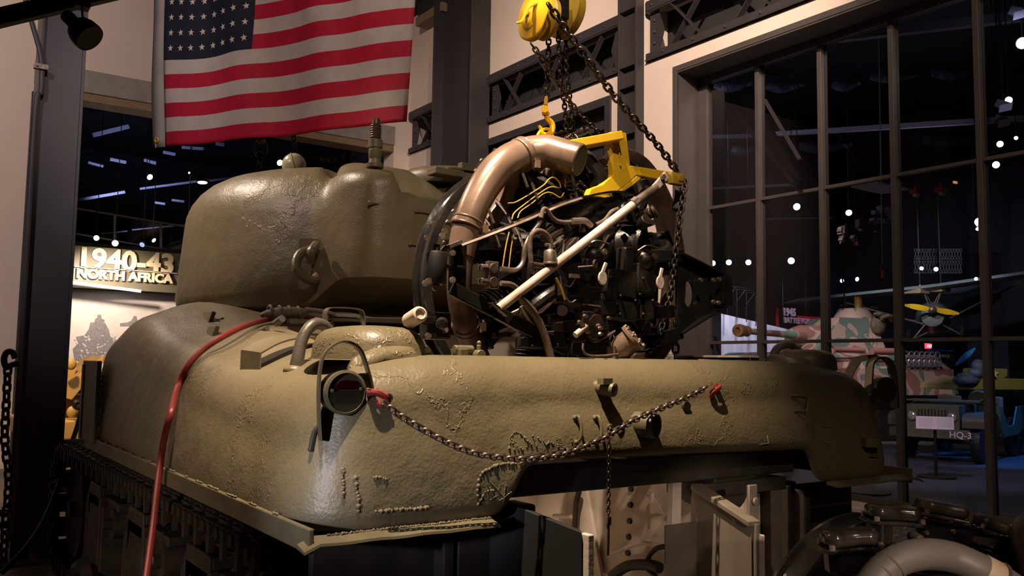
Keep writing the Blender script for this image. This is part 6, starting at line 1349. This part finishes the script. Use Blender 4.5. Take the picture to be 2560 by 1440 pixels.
eb = dp(2388, 456, 25); build(M().box(eb, (.16, .05, .06)), 'beacon', mat('amber_glow', (1, .4, .05), .4, emit=.6), None, 0, label='small orange lit tag high right of the aircraft cables', cat='light')
spot('plane_spot', dp(2200, 600, 22), dp(2320, 745, 25.5), 420, (.85, .9, 1), 70, .7, .1)
spot('prop_spot', dp(2320, 690, 22.5), dp(2330, 785, 25), 110, (1, .9, .75), 30, .5, .1)
cf = thing('string_of_bulbs', dp(2189, 768, 22), 'row of four small round white bulbs left of the aircraft', 'lamps')
for k in range(4): build(M().ball(dp(2180+k*6, 768+k, 22), .035, 10), 'bulb', ALU, cf, 60)
# exit sign
xp = dp(2322, 865, 26); xs_ = thing('exit_sign', xp, 'small glowing red EXIT sign on the far wall under the aircraft', 'sign')
EXR = mat('exit_red', (1, .08, .12), .5, emit=.9); build(M().bb(xp.x-.14, xp.x+.14, xp.y, xp.y+.05, xp.z-.08, xp.z+.08), 'sign_box', EXR, xs_, 0)
yx = math.atan2(-(EYE.x-xp.x), (EYE.y-xp.y))+PI
build(M().cyl((xp.x, xp.y+.03, xp.z+.08), (xp.x, xp.y+.03, 9.0), .01, n=6), 'hanger_rod', BLACKM, xs_)
text('EXIT', 'letters', xp+Vector((-.11, -.015, -.045)), .13, mat('exit_letters', (1, .7, .7), .5, emit=1.2), xs_, ext=.004)
# placard wall board and story panel
bp = dp(2355, 890, 24); ib = thing('info_board', bp, 'blue-topped dark story board behind the camouflaged tank', 'board'); build(M().bb(bp.x-.6, bp.x+.6, bp.y, bp.y+.05, bp.z-.4, bp.z+.12), 'panel', mat('navy_panel', (.03, .04, .10), .5), ib, 0); build(M().bb(bp.x-.6, bp.x+.6, bp.y-.01, bp.y+.05, bp.z+.12, bp.z+.17), 'header_strip', mat('blue_header', (.02, .10, .6), .5), ib, 0)
build(M().cyl((bp.x, bp.y+.08, 0), (bp.x, bp.y+.08, bp.z), .03, n=8), 'post', BLACKM, ib)
text('THE STORY OF', 'heading', (bp.x-.45, bp.y-.02, bp.z-.04), .12, SL, ib, ext=.002)
# second blue prop & crew figures area: light tank behind the jeep
lt = thing('olive_light_tank', dp(2480, 1010, 17.5), 'olive vehicle with white star behind the small field car at right', 'vehicle')
OLV = mat('far_olive_paint', (.26, .23, .08), .5, 0, (.2, .18, .06), 5); BLUS = mat('blue_lit_tarp', (.10, .14, .30), .6, 0, (.05, .07, .2), 12, bump=.4, bscale=15)
Z = lambda x, y, d=17.5: dp(x, y, d)
build(M().prism([Z(2385, 975), Z(2600, 975), Z(2600, 948), Z(2480, 945), Z(2440, 948), Z(2395, 960)], Vector((.8, 1.2, 0))), 'hull', OLV, lt, 0, .02)
build(M().prism([Z(2478, 945), Z(2508, 948), Z(2520, 940), Z(2520, 922), Z(2480, 921)], Vector((.4, .8, 0))), 'turret', OLV, lt, 0, .02)
sc5 = Z(2486, 934, 17.4); sp5 = []
for k in range(10): a = PI/2+PI*k/5; r = .10 if k % 2 == 0 else .042; sp5.append(sc5+Vector((r*math.cos(a)*.8, -r*math.cos(a)*.55, r*math.sin(a))))
build(M().prism(sp5, ray(2486, 934).normalized()*.01), 'white_star', STAR, lt, 0)
build(M().ball(Z(2415, 950), .24, 14, (1.4, .9, .5)).ball(Z(2440, 932), .18, 14, (1, .8, .6)).ball(Z(2446, 914), .13, 12).tube([Z(2395, 940), Z(2420, 938), Z(2450, 945)], .05, 8), 'stowed_tarpaulin', BLUS, lt, 60)
build(M().lathe(Z(2412, 893, 17), (.6, -.2, .45), [(.02, -.26), (.05, -.1), (.06, .1), (.02, .3)], 12), 'blue_paddle', mat('blue_blade', (.03, .2, .7), .4), lt, 40)
wb5 = dp(2510, 905, 22); build(M().box(wb5, (1.6, 1.0, 1.0)), 'display_case', mat('bluegrey_case', (.14, .15, .24), .5), None, 0, .02, label='pale blue display case behind the starred vehicle', cat='case')
spot('star_spot', dp(2500, 780, 15.5), dp(2500, 950, 17.5), 70, (1, .92, .55), 40, .5, .1)
# ---- small field car
JO = mat('field_car_olive', (.085, .08, .05), .5, 0, (.065, .06, .04), 6)
jf = Vector((-.98, -.2, 0)); jr = Vector((-.2, .98, 0))   # forward, and its right-hand side seen from the driver
jw = dp(2427, 1112, 15.4); JZ = 0.0
jc = jw+jr*.45; jc = Vector((jc.x, jc.y, 0))               # centre of the front axle
def J(f, r, z): return jc+jf*f+jr*r+Vector((0, 0, z))
car = thing('field_car', J(-1, 0, 0), 'small open military field car marked HQ-3 parked beyond the window', 'car')
def jp(pts, d, nm, mt=JO, bev=.01, par=None): return build(M().prism([J(*p) for p in pts], d), nm, mt, par or car, 0, bev)
jp([(.50, -.40, .62), (.50, .40, .62), (.50, .40, 1.00), (.50, -.40, 1.00)], -jf*1.15, 'engine_hood')
gr = jp([(.56, -.44, .55), (.56, .44, .55), (.56, .44, 1.0), (.56, -.44, 1.0)], -jf*.06, 'grille_frame')
for k in range(9): build(M().bar(J(.575, -.22+k*.055, .62), J(.575, -.22+k*.055, .92), .014, .02, (0, 1, 0)), 'grille_slat', mat('grille_dark', (.02, .02, .015), .5) if k == 0 else bpy.data.materials['grille_dark'], gr, 0)
CH = mat('headlamp_glass', (.45, .42, .40), .15, .5)
for s in (-1, 1):
    build(M().lathe(J(.53, s*.33, .80), jf, [(.03, 0), (.085, .02), (.09, .05), (.08, .06)], 20), 'headlamp', JO, gr, 40); build(M().lathe(J(.585, s*.33, .80), jf, [(.08, 0), (.06, .02), (.01, .03)], 20), 'headlamp_lens', CH, gr, 40)
    build(M().lathe(J(.50, s*.22, .66), jf, [(.02, 0), (.03, .05), (.03, .07)], 12), 'marker_lamp', JO, gr, 40)
    fd = M().strap([J(.42, s*.62, .62), J(.40, s*.62, .80), J(.15, s*.62, .86), (J(-.35, s*.62, .85)), J(-.55, s*.62, .60), J(-.75, s*.62, .42)], jr*.36, .012, 4); build(fd, 'front_fender', JO, car, 40)
    jp([(-.65, s*.78, .42), (-1.75, s*.78, .42), (-2.25, s*.78, .55), (-2.45, s*.78, .60), (-2.45, s*.78, .95), (-1.7, s*.78, .95), (-1.45, s*.78, .62), (-1.0, s*.78, .60), (-.75, s*.78, .98), (-.65, s*.78, .98)], -jr*s*.03, 'body_side')
    for fx in (0, -2.03):
        c = J(fx, s*.62, .36); w5 = M().lathe(c-jr*s*.085, jr*s, [(.20, 0), (.30, -.005), (.355, .02), (.362, .05), (.362, .12), (.355, .15), (.30, .175), (.20, .165)], 32); tr5 = build(w5, 'tyre', BLACKR, car, 40)
        tm5 = M()
        for k in range(28): a = 2*PI*k/28; u = jf*math.cos(a)+Vector((0, 0, math.sin(a))); tm5.bar(c+u*.362-jr*s*.085, c+u*.362+jr*s*.07, .028, .018, u)
        build(tm5, 'tread_blocks', BLACKR, tr5, 0, kind='stuff')
        build(M().lathe(c+jr*s*.02, jr*s, [(.21, 0), (.20, .05), (.12, .02), (.09, .06), (.05, .09), (.02, .10)], 24), 'wheel_rim', JO, tr5, 40)
jp([(.78, -.66, .44), (.78, .66, .44), (.78, .66, .60), (.78, -.66, .60)], -jf*.05, 'bumper')
yj = math.atan2(-jr.y, -jr.x); text('HQ-3', 'bumper_marking', J(.785, -.34, .47), .15, SL, car, rot=(PI/2, 0, math.atan2(jr.y, jr.x)+PI), ext=.003, bold=.002)
build(M().bar(J(.6, -.25, .5), J(.6, .55, .5), .1, .12, (0, 0, 1)), 'coiled_rope', mat('rope_brown', (.28, .16, .07), .9, bump=.8, bscale=60, stretch=(30, 1, 1)), car, 0, .03)
jp([(-.62, -.72, .98), (-.62, .72, .98), (-.58, .72, 1.03), (-.58, -.72, 1.03)], -jf*.1, 'cowl')
build(M().bar(J(-.2, -.62, 1.06), J(-.2, .62, 1.06), .5, .03).bar(J(-.05, -.62, 1.09), J(-.35, -.62, 1.09), .03, .03), 'folded_windscreen', JO, car, 0)
build(M().cyl(J(-.95, -.35, 1.05), J(-1.0, -.35, 1.08), .2, n=20), 'steering_wheel', JO, car, 0)
for s in (-1, 1): build(M().box(J(-1.35, s*.36, .72), (.5, .45, .12)).box(J(-1.58, s*.36, .92), (.1, .45, .4)), 'seat', mat('seat_canvas', (.12, .11, .07), .8), car, 0, .03)
build(M().bar(J(-.1, -.45, .48), J(-2.4, -.45, .48), .06, .08).bar(J(-.1, .45, .48), J(-2.4, .45, .48), .06, .08).cyl(J(0, -.6, .36), J(0, .6, .36), .04).cyl(J(-2.03, -.6, .36), J(-2.03, .6, .36), .04), 'chassis', BLACKM, car, 0)
spot('blue_spot', J(-.8, -2.2, 4.2), J(-.8, -.6, .3), 900, (.02, .28, 1), 44, .6, .1)
spot('hall_fill', dp(2150, 420, 12), dp(2330, 1080, 13.5), 300, (.72, .66, 1), 60, .8, .2)
spot('car_fill', dp(2150, 560, 10.5), dp(2340, 1040, 14.8), 60, (1, .75, .65), 40, .8, .2)
# reading placard on stand
ps = dp(2337, 1058, 13.3); rp = thing('reading_placard', (ps.x, ps.y, 0), 'slanted reading placard on a thin stand in front of the field car', 'placard')
tw5 = (EYE-ps); tw5.z = 0; tw5.normalize(); sd6 = Vector((tw5.y, -tw5.x, 0)); nr = (tw5+Vector((0, 0, 1.4))).normalized(); upv = nr.cross(sd6)
R6 = Matrix((sd6, upv, nr)).transposed(); build(M().box(ps, (.52, .30, .02), R6), 'placard_panel', mat('pale_placard', (.50, .42, .40), .5), rp, 0, .003)
tl6 = M()
for k in range(8):
    for s in (-.125, .125): tl6.box(ps+R6 @ Vector((s, -.10+k*.028, .011)), (.2, .006, .001), R6)
build(tl6, 'print_lines', mat('print_grey', (.3, .26, .25), .6), rp, 0, kind='stuff')
build(M().cyl((ps.x, ps.y, .02), (ps.x, ps.y, ps.z-.02), .022, n=10), 'post', BLACKM, rp); build(M().cyl((ps.x, ps.y, 0), (ps.x, ps.y, .02), .28, n=28), 'base', BLACKM, rp)
eg = dp(2170, 1190, 11.5); build(M().lathe((eg.x, eg.y, 0), (0, 0, 1), [(.28, 0), (.28, .02), (.02, .03)], 24), 'stand_base', BLACKM, None, 30, label='dark round floor base beyond the window under the tank corner', cat='base')
build(M().bar(dp(1787, 840, 15), dp(1798, 884, 15), .03, .03, (0, 1, 0)), 'orange_rod', mat('orange_rod', (.9, .2, .04), .5), None, 0, label='short slanted orange rod beside the window jamb', cat='rod')
